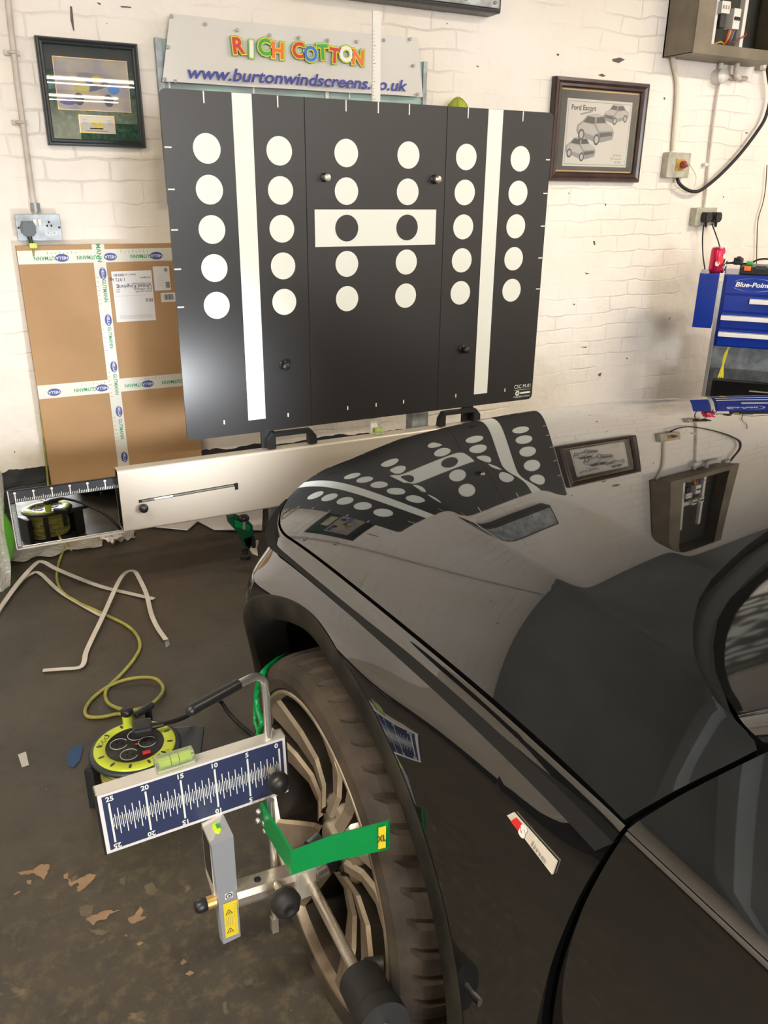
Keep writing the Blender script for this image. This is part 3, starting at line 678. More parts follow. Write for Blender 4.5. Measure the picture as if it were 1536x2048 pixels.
def pcar(k, u, v, s, flip=1, estate=0):
    # three-quarter sketch car: dark body with lighter planes, windows and wheels
    def q(a, b_, off=0): 
        p = fp(u+flip*a*s, v-b_*s*.9); return p-YN*off
    body = [(-.5, .05), (-.48, .20), (-.36, .30), (-.24, .47), (.02, .52), (.20, .47), (.30, .28), (.46, .18), (.53, .02), (.50, -.16), (.18, -.26), (-.02, -.24), (-.30, -.12), (-.46, -.05)]
    k.poly([q(a, b_) for a, b_ in body], M['inkgrey'])
    hood_ = [(.0, .26), (.27, .28), (.46, .17), (.47, .08), (.12, .05)]; k.poly([q(a, b_, .0004) for a, b_ in hood_], M['inklight'])
    roof_ = [(-.24, .46), (.02, .51), (.18, .46), (.0, .43)]; k.poly([q(a, b_, .0004) for a, b_ in roof_], M['inklight'])
    side_ = [(-.45, .17), (-.34, .27), (-.05, .22), (.08, .02), (.0, -.08), (-.44, .04)]; k.poly([q(a, b_, .0004) for a, b_ in side_], M['inklight'])
    ws = [(.02, .42), (.18, .45), (.27, .29), (.02, .26)]; k.poly([q(a, b_, .0008) for a, b_ in ws], M['bmount'])
    sw = [(-.33, .29), (-.22, .44), (-.03, .42), (-.03, .25)]; k.poly([q(a, b_, .0008) for a, b_ in sw], M['bmount'])
    gr = [(.12, .0), (.46, .05), (.48, -.05), (.15, -.12)]; k.poly([q(a, b_, .0008) for a, b_ in gr], M['ink'])
    for (a, b_) in ((-.36, -.06), (.06, -.18)):
        c_ = q(a, b_, .0012); disc(k, c_, XN, ZN, .085*s*W_, M['ink'], 0, 18, .11*s*W_); disc(k, c_, XN, ZN, .05*s*W_, M['inklight'], .0004, 14, .07*s*W_)
    if estate:
        k.poly([q(a, b_, .0012) for a, b_ in ((-.44, .50), (-.12, .60), (-.10, .56), (-.42, .46))], M['inkgrey'])
pcar(k, .69, .34, .27, -1); pcar(k, .47, .51, .40, 1, 1); pcar(k, .33, .70, .32, 1)
sub(k, 'car_drawing', t)
k = MB(); k.box(((x0+x1)/2, YW-.022, (z0+z1)/2), (x1-x0-.084, .002, z1-z0-.084), M['glass']); sub(k, 'glass', t)

# wall light fitting along the top edge
a = PY(700, -8, YW-.09); c = PY(1002, 28, YW-.09)
t = thing('wall_light', 'long black rimmed twin tube light fitting at the top of the wall', 'light fitting', ((a.x+c.x)/2-.2, YW, c.z))
lx0, lx1, lz0 = PY(560, 0, YW-.09).x, c.x, c.z
k = MB(); k.box(((lx0+lx1)/2, YW-.045, lz0+.09), (lx1-lx0, .09, .18), M['black'], bev=.012); sub(k, 'housing', t)
k = MB(); k.box(((lx0+lx1)/2, YW-.094, lz0+.09), (lx1-lx0-.03, .012, .148), M['galv'], bev=.004); sub(k, 'diffuser', t)
for i in range(8):
    q = MB(); xx = lx1-.04-i*.14; q.lathe((xx, YW-.1, lz0+.035), (0, -1, 0), [(.006, 0), (.006, .006), (0, .008)], M['steel'], 10); sub(q, 'clip', t)

# left conduit, socket and plug
t = thing('wall_conduit', 'painted vertical pipe on the left of the wall ending at a socket', 'conduit', (.3, YW, 1.2))
tpz = PY(12, -40, YW-.02); cp = [Vector((tpz.x-.01, tpz.y, ZC-.01)), tpz, PY(22, 60, YW-.02), PY(34, 160, YW-.02), PY(50, 280, YW-.02), PY(66, 400, YW-.02), PY(72, 434, YW-.02)]
k = MB(); k.tube(cp, .010, M['conduit'], 12); sub(k, 'pipe', t)
for (px_, py_) in ((24, 105), (40, 245)):
    q = PY(px_, py_, YW-.02); k = MB(); k.box(q+YN*.008, (.05, .012, .016), M['conduit'], bev=.002); k.tube([q+Vector((-.013, .01, 0)), q+Vector((-.010, -.010, 0)), q+Vector((.010, -.010, 0)), q+Vector((.013, .01, 0))], .005, M['conduit'], 8); sub(k, 'clip', t)
k = MB(); q = PY(72, 424, YW-.02); k.cyl(q, q+ZN*.03, .016, M['galv'], 14); sub(k, 'coupler', t)
q = PY(78, 455, YW-.04)
t = thing('wall_socket', 'grey metal double socket left of the frames with one plug in', 'socket', (q.x, YW, q.z-.04))
k = MB(); k.box((q.x, YW-.02, q.z), (.146, .04, .085), M['galv'], bev=.010); sub(k, 'back_box', t)
k = MB(); k.box((q.x, YW-.0415, q.z), (.150, .004, .090), M['galv'], bev=.0018)
for dx, m_ in ((-.012, M['whiteplastic']), (.004, M['whiteplastic'])): k.box((q.x+dx, YW-.046, q.z+.018), (.012, .008, .022), m_, bev=.002)
for (dx, dz) in ((.035, .018), (.028, .006), (.042, .006)): k.box((q.x+dx, YW-.0445, q.z+dz), (.005, .002, .007), M['gap'])
rect(k, Vector((q.x+.018, YW-.0440, q.z-.026)), XN, ZN, 0, 0, .016, .012, M['label'], .0002); rect(k, Vector((q.x+.040, YW-.0440, q.z-.026)), XN, ZN, 0, 0, .016, .012, M['label'], .0002)
text(k, '1A', Vector((q.x+.026, YW-.0444, q.z-.020)), XN, ZN, .010, M['ink'], 'CENTER'); text(k, '2B', Vector((q.x+.048, YW-.0444, q.z-.020)), XN, ZN, .010, M['ink'], 'CENTER')
for dx in (-.068, .068): k.lathe((q.x+dx, YW-.0435, q.z), (0, -1, 0), [(.004, 0), (.004, .001), (0, .001)], M['ink'], 10)
sub(k, 'face_plate', t)
def plug(name, label, c, m, tail, sleeve=None, group=None, cable_mat=None, cable_pts=None):
    tt = thing(name, label, 'plug', tuple(c), group)
    k = MB(); pts = [(-.024, .010), (-.018, .024), (.018, .024), (.024, .010), (.024, -.014), (.014, -.026), (-.014, -.026), (-.024, -.014)]
    k.prism([c+Vector((a_, 0, b_)) for a_, b_ in pts], (0, -.030, 0), m); k.prism([c+Vector((a_*.85, -.030, b_*.85)) for a_, b_ in pts], (0, -.006, 0), m); sub(k, 'plug_body', tt)
    k = MB(); k.cyl(c+Vector((0, -.018, -.022)), c+Vector((.003, -.018, -.050)), .0095, m, 12, .006)
    if sleeve: k.box(c+Vector((.008, -.018, -.058)), (.026, .018, .018), sleeve, bev=.003)
    sub(k, 'cable_sleeve', tt)
    if cable_pts: k = MB(); k.tube(cable_pts, .0035, cable_mat, 8, smooth_path=6); sub(k, 'cable', tt)
    return tt
c = Vector((q.x-.038, YW-.045, q.z-.002))
plug('plug', 'dark grey plug with lime tip in the left wall socket', c, M['framegrey'], None, M['lime'])
# thin yellow lead running down behind the cardboard box
k = MB(); k.tube([PY(66, 484, YW-.05), PY(72, 620, YW-.02), PY(78, 780, YW-.02), PY(86, 860, YW-.03), PY(93, 930, YW-.03), PY(98, 985, YW-.03), Vector((.205, YW-.06, .02)), Vector((.25, YW-.2, .006))], .0045, M['cable_y'], 8, smooth_path=6)
tag(k.build('cable'), 'thin yellow cable hanging from the left socket behind the cardboard box', 'cable')

# distribution cabinet
dy = YW-.19
a = PY(1385, 105, dy)     # lower left front corner
t = thing('distribution_cabinet', 'open khaki steel electrical cabinet with exposed fuses high on the wall', 'electrical cabinet', (a.x+.28, YW, a.z))
W_ = .60; H_ = .80; x0 = a.x; z0 = a.z
k = MB(); th = .003
k.box((x0+W_/2, YW-.005, z0+H_/2), (W_, .008, H_), M['khaki'])
k.box((x0+th/2, (dy+YW)/2, z0+H_/2), (th, YW-dy, H_), M['khaki']); k.box((x0+W_-th/2, (dy+YW)/2, z0+H_/2), (th, YW-dy, H_), M['khaki'])
k.box((x0+W_/2, (dy+YW)/2, z0+th/2), (W_, YW-dy, th), M['khaki']); k.box((x0+W_/2, (dy+YW)/2, z0+H_-th/2), (W_, YW-dy, th), M['khaki'])
k.box((x0+.055, dy, z0+H_/2), (.11, .003, H_), M['khaki']); k.box((x0+W_-.04, dy, z0+H_/2), (.08, .003, H_), M['khaki']); k.box((x0+.11+(W_-.19)/2, dy, z0+.022), (W_-.19, .003, .045), M['khaki'])
sub(k, 'housing', t)
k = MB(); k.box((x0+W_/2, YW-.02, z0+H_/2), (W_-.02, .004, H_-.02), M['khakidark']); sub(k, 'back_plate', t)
k = MB()
for xx in (x0+.155, x0+.345): k.box((xx, dy+.05, z0+.30), (.022, .03, .50), M['whiteplastic'], bev=.002)
k.box((x0+.25, dy+.055, z0+.295), (.21, .02, .035), M['cream']); sub(k, 'rail', t)
for (dx, dz, sx, sz) in ((.185, .20, .055, .05), (.265, .16, .045, .085), (.245, .285, .04, .05), (.315, .285, .04, .05)):
    k = MB(); k.box((x0+dx, dy+.035, z0+dz), (sx, .05, sz), M['whiteplastic'], bev=.003)
    for q_ in range(3): k.box((x0+dx-sx*.3+q_*sx*.3, dy+.008, z0+dz), (.008, .012, .014), M['fuse'] if dx > .2 else M['cream'])
    sub(k, 'breaker', t)
k = MB(); k.box((x0+.19, dy+.05, z0+.15), (.03, .05, .06), M['fuse']); k.box((x0+.13, dy+.06, z0+.2), (.02, .06, .16), M['fuse']); sub(k, 'contactor', t)
for i_, (m_, dx) in enumerate(((M['wirered'], .247), (M['wireyel'], .258), (M['wirered'], .268), (M['wireblu'], .28))):
    k = MB(); k.tube([(x0+dx, dy+.03, z0+.12), (x0+dx-.002, dy+.04, z0+.08), (x0+dx+.01, dy+.08, z0+.05), (x0+.25+.015*i_, dy+.12, z0+.01)], .0045, m_, 8, smooth_path=5); sub(k, 'wire', t)
k = MB(); k.tube([(x0+.17, dy+.05, z0+.05), (x0+.2, dy+.03, z0+.062), (x0+.245, dy+.05, z0+.06)], .004, M['wireyel'], 6, smooth_path=5); sub(k, 'wire', t)
k = MB(); k.tube([(x0+.30, dy+.05, z0+.07), (x0+.35, dy+.02, z0+.10), (x0+.375, dy+.05, z0+.13)], .003, M['wirered'], 6, smooth_path=5); sub(k, 'wire', t)
# white hose from its side down to the isolator
iy = YW-.045
ic = PY(1358, 330, iy)
k = MB(); hy = YW-.05
k.tube([PY(1397, 57, YW-.12), PY(1375, 60, YW-.10), PY(1352, 74, YW-.05), PY(1345, 100, YW-.03), PY(1348, 130, YW-.02), PY(1354, 165, YW-.015), PY(1353, 210, YW-.015), PY(1349, 260, YW-.015), PY(1346, 302, YW-.015)], .011, M['cream'], 12, smooth_path=6)
k.cyl(PY(1397, 57, YW-.12), PY(1385, 58, YW-.11), .016, M['cream'], 14)
tag(k.build('hose'), 'curved cream flexible conduit from the khaki cabinet down to the isolator switch', 'conduit')
t = thing('isolator_switch', 'pale isolator switch box with yellow plate and red rotary knob', 'switch', (ic.x, YW, ic.z-.07))
a = PY(1339, 304, iy); c = PY(1377, 356, iy)
k = MB(); k.box(((a.x+c.x)/2, YW-.022, (a.z+c.z)/2), (c.x-a.x, .044, a.z-c.z), M['socketgrey'], bev=.006); sub(k, 'housing', t)
q = Vector(((a.x+c.x)/2+.006, YW-.044, (a.z+c.z)/2+.002))
k = MB(); k.box(q-YN*.003, (.056, .006, .056), M['isoyellow'], bev=.002); k.lathe(q-YN*.006, (0, -1, 0), [(.024, 0), (.024, .006), (.018, .008)], M['isoyellow'], 24); sub(k, 'yellow_plate', t)
k = MB(); k.lathe(q-YN*.012, (0, -1, 0), [(.018, 0), (.018, .02), (.012, .024), (0, .024)], M['isored'], 24); k.box(q-YN*.035, (.034, .016, .012), M['isored'], Matrix.Rotation(.4, 3, 'Y'), .003); sub(k, 'rotary_knob', t)
k = MB(); k.tube([PY(1378, 326, iy), PY(1385, 338, iy), PY(1392, 352, iy), PY(1391, 366, iy), PY(1387, 375, iy)], .0022, M['cream'], 6, smooth_path=5); sub(k, 'tag_string', t)
# black flexible cable sweeping up to the right
k = MB(); k.tube([PY(1354, 355, iy+.02), PY(1358, 366, iy), PY(1370, 377, iy), PY(1386, 383, iy), PY(1404, 379, iy), PY(1440, 350, iy), PY(1480, 308, iy), PY(1515, 262, iy), PY(1532, 232, iy), PY(1541, 190, iy), PY(1536, 150, iy), PY(1532, 120, iy+.03)], .0085, M['rubber'], 10, smooth_path=6)
tag(k.build('cable'), 'thick black flexible cable looping from the isolator up past the cabinet', 'cable')
# junction box and pipework under the cabinet
q = PY(1446, 152, YW-.05)
t = thing('junction_box', 'round white junction box on the pipe below the khaki cabinet', 'junction box', (q.x, YW, q.z-.03))
k = MB(); k.lathe((q.x, YW, q.z), (0, -1, 0), [(.034, 0), (.034, .045), (.032, .05), (0, .05)], M['whiteplastic'], 28); sub(k, 'box_body', t)
k = MB(); k.lathe((q.x, YW-.05, q.z), (0, -1, 0), [(.036, 0), (.036, .004), (0, .005)], M['whiteplastic'], 28); sub(k, 'lid', t)
k = MB(); k.cyl((q.x+.004, YW-.022, q.z+.02), (q.x+.006, YW-.022, z0+.005), .012, M['whiteplastic'], 14); sub(k, 'upper_pipe', t)
k = MB(); k.cyl((q.x+.03, YW-.022, q.z+.004), (q.x+.2, YW-.022, q.z+.002), .011, M['conduit'], 12); k.tube([(q.x+.075, YW-.06, z0+.01), (q.x+.075, YW-.06, q.z+.04), (q.x+.085, YW-.055, q.z+.01), (q.x+.115, YW-.05, q.z-.005)], .014, M['conduit'], 12, smooth_path=5); sub(k, 'side_pipe', t)
k = MB(); k.tube([PY(1438, 166, YW-.015), PY(1430, 220, YW-.015), PY(1421, 290, YW-.015), PY(1415, 350, YW-.015), PY(1408, 420, YW-.015)], .0065, M['conduit'], 10); sub(k, 'lower_pipe', t)
k = MB(); g_ = PY(1411, 329, YW-.018); k.box(g_, (.022, .018, .014), M['whiteplastic'], bev=.002); sub(k, 'pipe_clip', t)
t = thing('fused_spur', 'small grey box half hidden under the right of the khaki cabinet', 'box', (PY(1526, 132, YW).x, YW, PY(1526, 132, YW).z))
g_ = PY(1526, 132, YW-.03); k = MB(); k.box(g_+YN*.012, (.05, .036, .04), M['socketgrey'], bev=.004); sub(k, 'housing', t); k = MB(); k.box(g_-YN*.008, (.02, .004, .02), M['cream'], bev=.001); sub(k, 'cover', t)
# right socket
a = PY(1386, 419, YW-.045); c = PY(1437, 447, YW-.045)
t = thing('wall_socket', 'grubby cream double socket above the blue tool chest with two black plugs', 'socket', ((a.x+c.x)/2, YW, c.z))
q = Vector(((a.x+c.x)/2, YW, (a.z+c.z)/2))
k = MB(); k.box((q.x, YW-.021, q.z), (.146, .042, .086), M['socketgrey'], bev=.004); sub(k, 'back_box', t)
k = MB(); k.box((q.x, YW-.044, q.z), (.150, .005, .09), M['socketgrey'], bev=.002); sub(k, 'face_plate', t)
p1 = PY(1408, 434, YW-.047); p2 = PY(1428, 433, YW-.047)
p1.z = p2.z = q.z-.002
plug('plug', 'left black plug of the pair in the right wall socket', p1, M['black'], None, None, None, M['black'], [PY(1407, 450, YW-.07), PY(1405, 480, YW-.05), PY(1406, 510, YW-.06), PY(1410, 540, YW-.1)])
plug('plug', 'right black plug of the pair in the right wall socket', p2, M['black'], None, None, None, M['black'], [PY(1424, 448, YW-.07), PY(1432, 470, YW-.06), PY(1438, 488, YW-.08), PY(1441, 505, YW-.1), PY(1445, 545, YW-.16)])
k = MB(); k.tube([PY(1534, 330, YW-.02), PY(1531, 375, YW-.02), PY(1526, 405, YW-.02), PY(1516, 440, YW-.02), PY(1514, 480, YW-.02), PY(1513, 528, YW-.02)], .0028, M['browncable'], 6, smooth_path=6)
tag(k.build('cable'), 'thin brown cable hanging down the wall at the right edge', 'cable')

# ================================================================== cardboard box leaning on the wall
tp = PY(30, 492, 3.305); Yb0 = 3.265
bx = tp.x+.003; bw = .560; ztop = tp.z; 
P0 = Vector((bx, Yb0, 0)); P1 = Vector((bx, 3.305, ztop)); ev = (P1-P0).normalized(); hb = (P1-P0).length; nb = XN.cross(ev)   # nb faces the camera (-Y)
cx_ = PP(403, 905, P0, nb); bw = cx_.x-bx
t = thing('cardboard_box', 'flat brown cardboard box with printed white tape leaning against the wall', 'cardboard box', (bx+bw/2, 3.1, 0))
k = MB(); B = [P0, P0+XN*bw, P0+XN*bw-nb*.04, P0-nb*.04]; k.hexa(B+[p+ev*hb for p in B], M['card']); sub(k, 'carton', t)
def CBp(px_, py_): p = PP(px_, py_, P0, nb); d = p-P0; return d.dot(XN), d.dot(ev)
def cq(k, u0, v0, u1, v1, m, off): rect(k, P0, XN, ev, u0, v0, u1, v1, m, off)
vt = hb
_, va = CBp(120, 527); _, va1 = CBp(120, 500)
u_l, vm1 = CBp(150, 792); _, vm0 = CBp(150, 765)
u0v, _ = CBp(187, 525); u1v, _ = CBp(212, 525)
_, vmid = CBp(200, 778)
def tape_strip(k, a, bdir, L_, wd_, start, off):
    nrm = bdir.cross(Vector((0, 0, 0)))
k = MB(); cq(k, 0, va, bw, va1, M['tape'], .0006)
def gut(k, o, ex, ey, size):     # ex reading direction
    text(k, 'GUTMANN', o, ex, ey, size*.86, M['tgreen'], 'CENTER', bold=.02, width=.082)
def oval(k, o, ex, ey, s):
    s *= 1.0; disc(k, o, ex, ey, s, M['tblue'], .0002, 24, s*.58); text(k, 'HELLA', o+ex.cross(ey)*.0004, ex, ey, s*.62, M['tape'], 'CENTER', bold=.02)
def ruleticks(k, o, ex, ey, n, step):
    for i in range(n): rect(k, o+ex*(i*step), ex, ey, 0, 0, .0018, .006 if i % 3 else .010, M['inkgrey'], .0002)
nbn = nb
for (px_, kind) in ((92, 'g'), (124, 'o'), (177, 'g'), (221, 'o'), (283, 'g'), (313, 'o')):
    u, _ = CBp(px_, 516); o = P0+XN*u+ev*((va+va1)/2-.004)+nb*.0012
    if kind == 'g': gut(k, o, -XN, -ev, .022)
    else: oval(k, o, -XN, -ev, .024)
ruleticks(k, P0+XN*.10+ev*(va1-.014)+nb*.0008, XN, ev, 8, .014); ruleticks(k, P0+XN*.36+ev*(va1-.014)+nb*.0008, XN, ev, 8, .014)
sub(k, 'packing_tape', t, 'top horizontal strip of printed tape')
k = MB(); cq(k, 0, vm1, bw, vm0, M['tape'], .0006)
for (px_, kind) in ((84, 'g'), (107, 'o'), (170, 'g'), (204, 'o'), (271, 'g'), (296, 'o'), (345, 'g')):
    u, _ = CBp(px_, 774); u = max(u, .03); o = P0+XN*u+ev*((vm0+vm1)/2-.004)+nb*.0012
    if kind == 'g' and px_ > 90: gut(k, o, -XN, -ev, .022)
    elif kind == 'o': oval(k, o, -XN, -ev, .024)
ruleticks(k, P0+XN*.16+ev*(vm0-.014)+nb*.0008, XN, ev, 8, .014); ruleticks(k, P0+XN*.40+ev*(vm0-.014)+nb*.0008, XN, ev, 6, .014)
sub(k, 'packing_tape', t, 'middle horizontal strip of printed tape')
k = MB(); cq(k, u0v, 0, u1v, hb+.0005, M['tape'], .0010); uc = (u0v+u1v)/2; tw = u1v-u0v
for (py_, px_, kind) in ((547, 201, 'o'), (582, 205, 'g'), (640, 217, 'o'), (675, 222, 'g'), (733, 233, 'o'), (768, 238, 'g'), (822, 245, 'o'), (857, 251, 'g'), (912, 262, 'o')):
    _, v = CBp(px_, py_); o = P0+XN*(uc+.006)+ev*v+nb*.0016
    if kind == 'g': gut(k, o, -ev, XN, .022)
    else: oval(k, o, -ev, XN, .022)
    if kind == 'g': ruleticks(k, P0+XN*(u0v+.003)+ev*(v+.05)+nb*.0013, -ev, XN, 7, .016)
o = P0+XN*(uc)+ev*(hb-.03)+nb*.0016; text(k, 'MANN', o, -ev, XN, .022, M['tgreen'], 'CENTER', bold=.02)
k.box(P0+XN*uc+ev*(hb+.0006)-nb*.020, (tw, .041, .0012), M['tape'], Matrix.Rotation(math.atan2(3.305-Yb0, ztop)*-1, 3, 'X'))
sub(k, 'packing_tape', t, 'vertical strip of printed tape')
def box_label(p_tl, p_br, rot, lines):
    a = CBp(*p_tl); c = CBp(*p_br); k = MB(); cq(k, min(a[0], c[0]), min(a[1], c[1]), max(a[0], c[0]), max(a[1], c[1]), M['label'], .0012)
    return k, min(a[0], c[0]), min(a[1], c[1]), max(a[0], c[0]), max(a[1], c[1])
k, a0, c0, a1, c1 = box_label((222, 543), (312, 640), 0, 0)
def bars(k, u0, v0, u1, v1, n):
    for i in range(n):
        uu = u0+(u1-u0)*i/n; cq(k, uu, v0, uu+(u1-u0)/n*random.choice((.3, .5, .7)), v1, M['ink'], .0018)
w_, h_ = a1-a0, c1-c0
bars(k, a0+.05*w_, c1-.10*h_, a0+.32*w_, c1-.05*h_, 14); bars(k, a0+.78*w_, c1-.62*h_, a0+.98*w_, c1-.55*h_, 11)
for q_ in range(4): bars(k, a0+.08*w_, c1-(.28+.045*q_)*h_, a0+.16*w_, c1-(.25+.045*q_)*h_, 4)
def bt(s_, u, v, sz, w=None): text(k, s_, P0+XN*(a0+u*w_)+ev*(c1-v*h_)+nb*.0018, -XN, -ev, sz, M['ink'], 'LEFT', bold=.01)
bt('United Kingdom', .97, .30, .019); bt('1.972 kg', .33, .16, .017); bt('RG21 6YR Stoke', .97, .36, .010); bt('Delivery note 1204', .97, .41, .008); bt('Unit 7 Industrial Estate', .97, .25, .008); bt('Consignee', .97, .14, .009); bt('Parcel 1 of 1', .6, .07, .009)
for q_ in range(4): cq(k, a0+.08*w_, c1-(.88+.02*q_)*h_, a0+.92*w_, c1-(.874+.02*q_)*h_, M['inklight'], .0016)
cq(k, a0+.03*w_, c1-.485*h_, a0+.97*w_, c1-.48*h_, M['inklight'], .0016)
sub(k, 'shipping_label', t, 'large shipping label, upside down')
k, a0, c0, a1, c1 = box_label((305, 533), (342, 580), 0, 0); w_, h_ = a1-a0, c1-c0
bars(k, a0+.70*w_, c0+.10*h_, a0+.95*w_, c0+.35*h_, 6); disc(k, P0+XN*(a0+.78*w_)+ev*(c1-.15*h_)+nb*.0018, XN, ev, .007, M['inkgrey'], 0, 14)
for q_ in range(5): cq(k, a0+.25*w_, c0+(.2+.1*q_)*h_, a0+.6*w_, c0+(.21+.1*q_)*h_, M['inklight'], .0016)
sub(k, 'document_label', t)
k, a0, c0, a1, c1 = box_label((321, 586), (354, 603), 0, 0); w_, h_ = a1-a0, c1-c0; bars(k, a0+.2*w_, c0+.25*h_, a0+.8*w_, c0+.85*h_, 16)
sub(k, 'barcode_label', t)

# ================================================================== the car
HP = [0.92042, 0.05025, -0.10554, -0.05555, 0.00296, -0.08399, 0.06718, -0.06132, -0.15605, 0.07964, 0.06497, -0.29365, -0.08187, 0.43302, -0.28653,
      0.61948, 0.14002, 0.07674, 0.75962, 0.12828, 0.07391, -0.1773, 0.53983, -0.63373, -0.24423, -0.0595, -0.07051, -0.10947, -0.02026]
MON = [(0,0),(1,0),(0,1),(2,0),(1,1),(0,2),(3,0),(2,1),(1,2),(0,3),(4,0),(3,1),(2,2),(1,3),(0,4)]
XC = 1.297
def cxa(Y): y = Y-1; return HP[15]+HP[16]*y+HP[17]*y*y
def cxb(Y): y = Y-1; return HP[18]+HP[19]*y+HP[20]*y*y
def spl(d, w=.004): return .5*(d+math.sqrt(d*d+w*w))
def hh(X, Y):
    """height of the bonnet skin"""
    if X > XC: X = 2*XC-X
    d = XC-X; X = XC-(math.sqrt(d*d+.0064)-.006) if d < 9 else X
    if d < .25: X = XC-(math.sqrt(d*d+.0064)-.006-.0)
    Yc = min(max(Y, .36), 1.78); ex_ = Y-Yc
    x = X-1; y = Yc-1
    z = sum(c*x**i*y**j for c, (i, j) in zip(HP[:15], MON))
    a = HP[21:25]; b = HP[25:29]; dA = spl(cxa(Yc)-X); dB = spl(cxb(Yc)-X)
    z += dA*(a[0]+a[1]*y+a[3]*y*y)+a[2]*dA*dA + dB*(b[0]+b[1]*y+b[3]*y*y)+b[2]*dB*dB
    return z + (0 if ex_ <= 0 else -1.0*ex_)
def lerp(a, b, t): return a+(b-a)*t
def sst(t): t = min(max(t, 0), 1); return t*t*(3-2*t)
def interp(tab, x):
    if x <= tab[0][0]: return tab[0][1]
    if x >= tab[-1][0]: return tab[-1][1]
    for i in range(len(tab)-1):
        if x <= tab[i+1][0]:
            x0_, y0_ = tab[i]; x1_, y1_ = tab[i+1]
            m0 = (y1_-tab[i-1][1])/(x1_-tab[i-1][0]) if i > 0 else (y1_-y0_)/(x1_-x0_)
            m1 = (tab[i+2][1]-y0_)/(tab[i+2][0]-x0_) if i+2 < len(tab) else (y1_-y0_)/(x1_-x0_)
            h = x1_-x0_; s = (x-x0_)/h
            return (2*s**3-3*s*s+1)*y0_+(s**3-2*s*s+s)*h*m0+(-2*s**3+3*s*s)*y1_+(s**3-s*s)*h*m1
def shx(Y): return .447+2.0*max(0, Y-1.22)**2
def shz(Y): return hh(max(shx(Y), .44), Y)
PROF = [(0, .447), (.0035, .4445), (.012, .4425), (.05, .4348), (.10, .4280), (.20, .424), (.30, .430), (.40, .4415), (.47, .440), (.56, .448), (.66, .47)]
WY, WZ = .974, .319
def XS(Y, z):
    d = max(shz(Y)-z, 0); base = interp(PROF, d); c = 2.0*max(0, Y-1.22)**2
    r = math.hypot(Y-WY, z-WZ); ang = sst((WY-Y)/.42*.5+.5)
    lip = lerp(.372, .402, ang)
    ro = lerp(.565, .80, sst((WY-Y-.15)/.35)); wgt = sst((ro-r)/(ro-.43))*sst(d/.07)*sst((z-.02)/.2)
    if r > ro: wgt = 0
    return lerp(base, min(lip, base), wgt)+c
def ygap(z): return interp([(.15, .440), (.3, .445), (.45, .444), (.55, .440), (.65, .430), (.75, .413), (.82, .397), (.95, .36)], z)
AR = .425
def zlow(Y):
    dy_ = abs(Y-WY)
    return WZ+math.sqrt(max(AR*AR-dy_*dy_, 0)) if dy_ < AR else .185
def mir(mb):
    o = MB(); o.v = [Vector((2*XC-v.x, v.y, v.z)) for v in mb.v]; o.f = [f[::-1] for f in mb.f]; o.m = list(mb.m); o.sm = list(mb.sm); o.mats = list(mb.mats); return o
def flange(k, line, d, m=None): k.grid([line, [p+Vector(d) for p in line]], m or M['paint'], False)
car = thing('car', 'glossy black car parked nose towards the target board', 'car', (XC, .3, 0))

# bonnet: columns follow the shut line, the two creases and the centre line
REAR = [(.440, .404), (.450, .400), (.485, .383), (.519, .365), (.546, .352), (.5505, .385), (.554, .413), (.569, .446), (.588, .471), (.619, .502), (.66, .533), (.703, .556), (.76, .579), (.811, .598), (.861, .613), (1.05, .655), (XC, .672)]
def yrear(X):
    for (a, ya), (c, yc_) in zip(REAR, REAR[1:]):
        if X <= c: return ya+(yc_-ya)*(X-a)/(c-a)
    return REAR[-1][1]
BZ = [Vector((shx(1.42), 1.42)), Vector((.647, 1.57)), Vector((.95, 1.735)), Vector((XC, 1.745))]
def bez(s): a, b_, c, d = BZ; q = 1-s; return a*q**3+b_*3*q*q*s+c*3*q*s*s+d*s**3
BT = [bez(i/200) for i in range(201)]
def yfront(X):
    if X <= BT[0].x: return 1.22+math.sqrt(max(X-.447, 0)/2.0)
    for a, c in zip(BT, BT[1:]):
        if X <= c.x: return a.y+(c.y-a.y)*(X-a.x)/(c.x-a.x)
    return BT[-1].y
def colX(u, Y):
    ks = [(0, shx(min(Y, 1.5))+.0025), (.30, cxa(Y)), (.55, cxb(Y)), (1, XC)]
    for (a, xa), (c, xc_) in zip(ks, ks[1:]):
        if u <= c: return lerp(xa, xc_, (u-a)/(c-a))
us = []
for a, c, n in ((0, .30, 26), (.30, .55, 22), (.55, 1, 34)):
    for i in range(n):
        s_ = i/n; s_ = .5-.5*math.cos(PI*s_) if c < 1 else 1-math.cos(PI/2*s_) if 0 else (.5-.5*math.cos(PI*s_))
        us.append(a+(c-a)*s_)
us.append(1.0)
NV = 110
rows = []
for u in us:
    yr = .4
    for _ in range(30): yr = lerp(yr, yrear(colX(u, yr))+.002, .5)
    yfv = 1.5
    for _ in range(60): yfv = lerp(yfv, yfront(colX(u, min(yfv, 1.74)))-.003, .35)
    r = []
    for i in range(NV+1):
        Y = lerp(yr, yfv, i/NV); X = colX(u, Y); r.append(Vector((X, Y, hh(X, Y))))
    rows.append(r)
full = rows+[[Vector((2*XC-p.x, p.y, p.z)) for p in r] for r in rows[-2::-1]]
k = MB(); k.grid(full, M['paint'])
flange(k, full[0], (.004, 0, -.03)); flange(k, full[-1], (-.004, 0, -.03)); flange(k, [r[0] for r in full], (0, .004, -.03)); flange(k, [r[-1] for r in full], (0, -.004, -.03))
sub(k, 'bonnet', car)
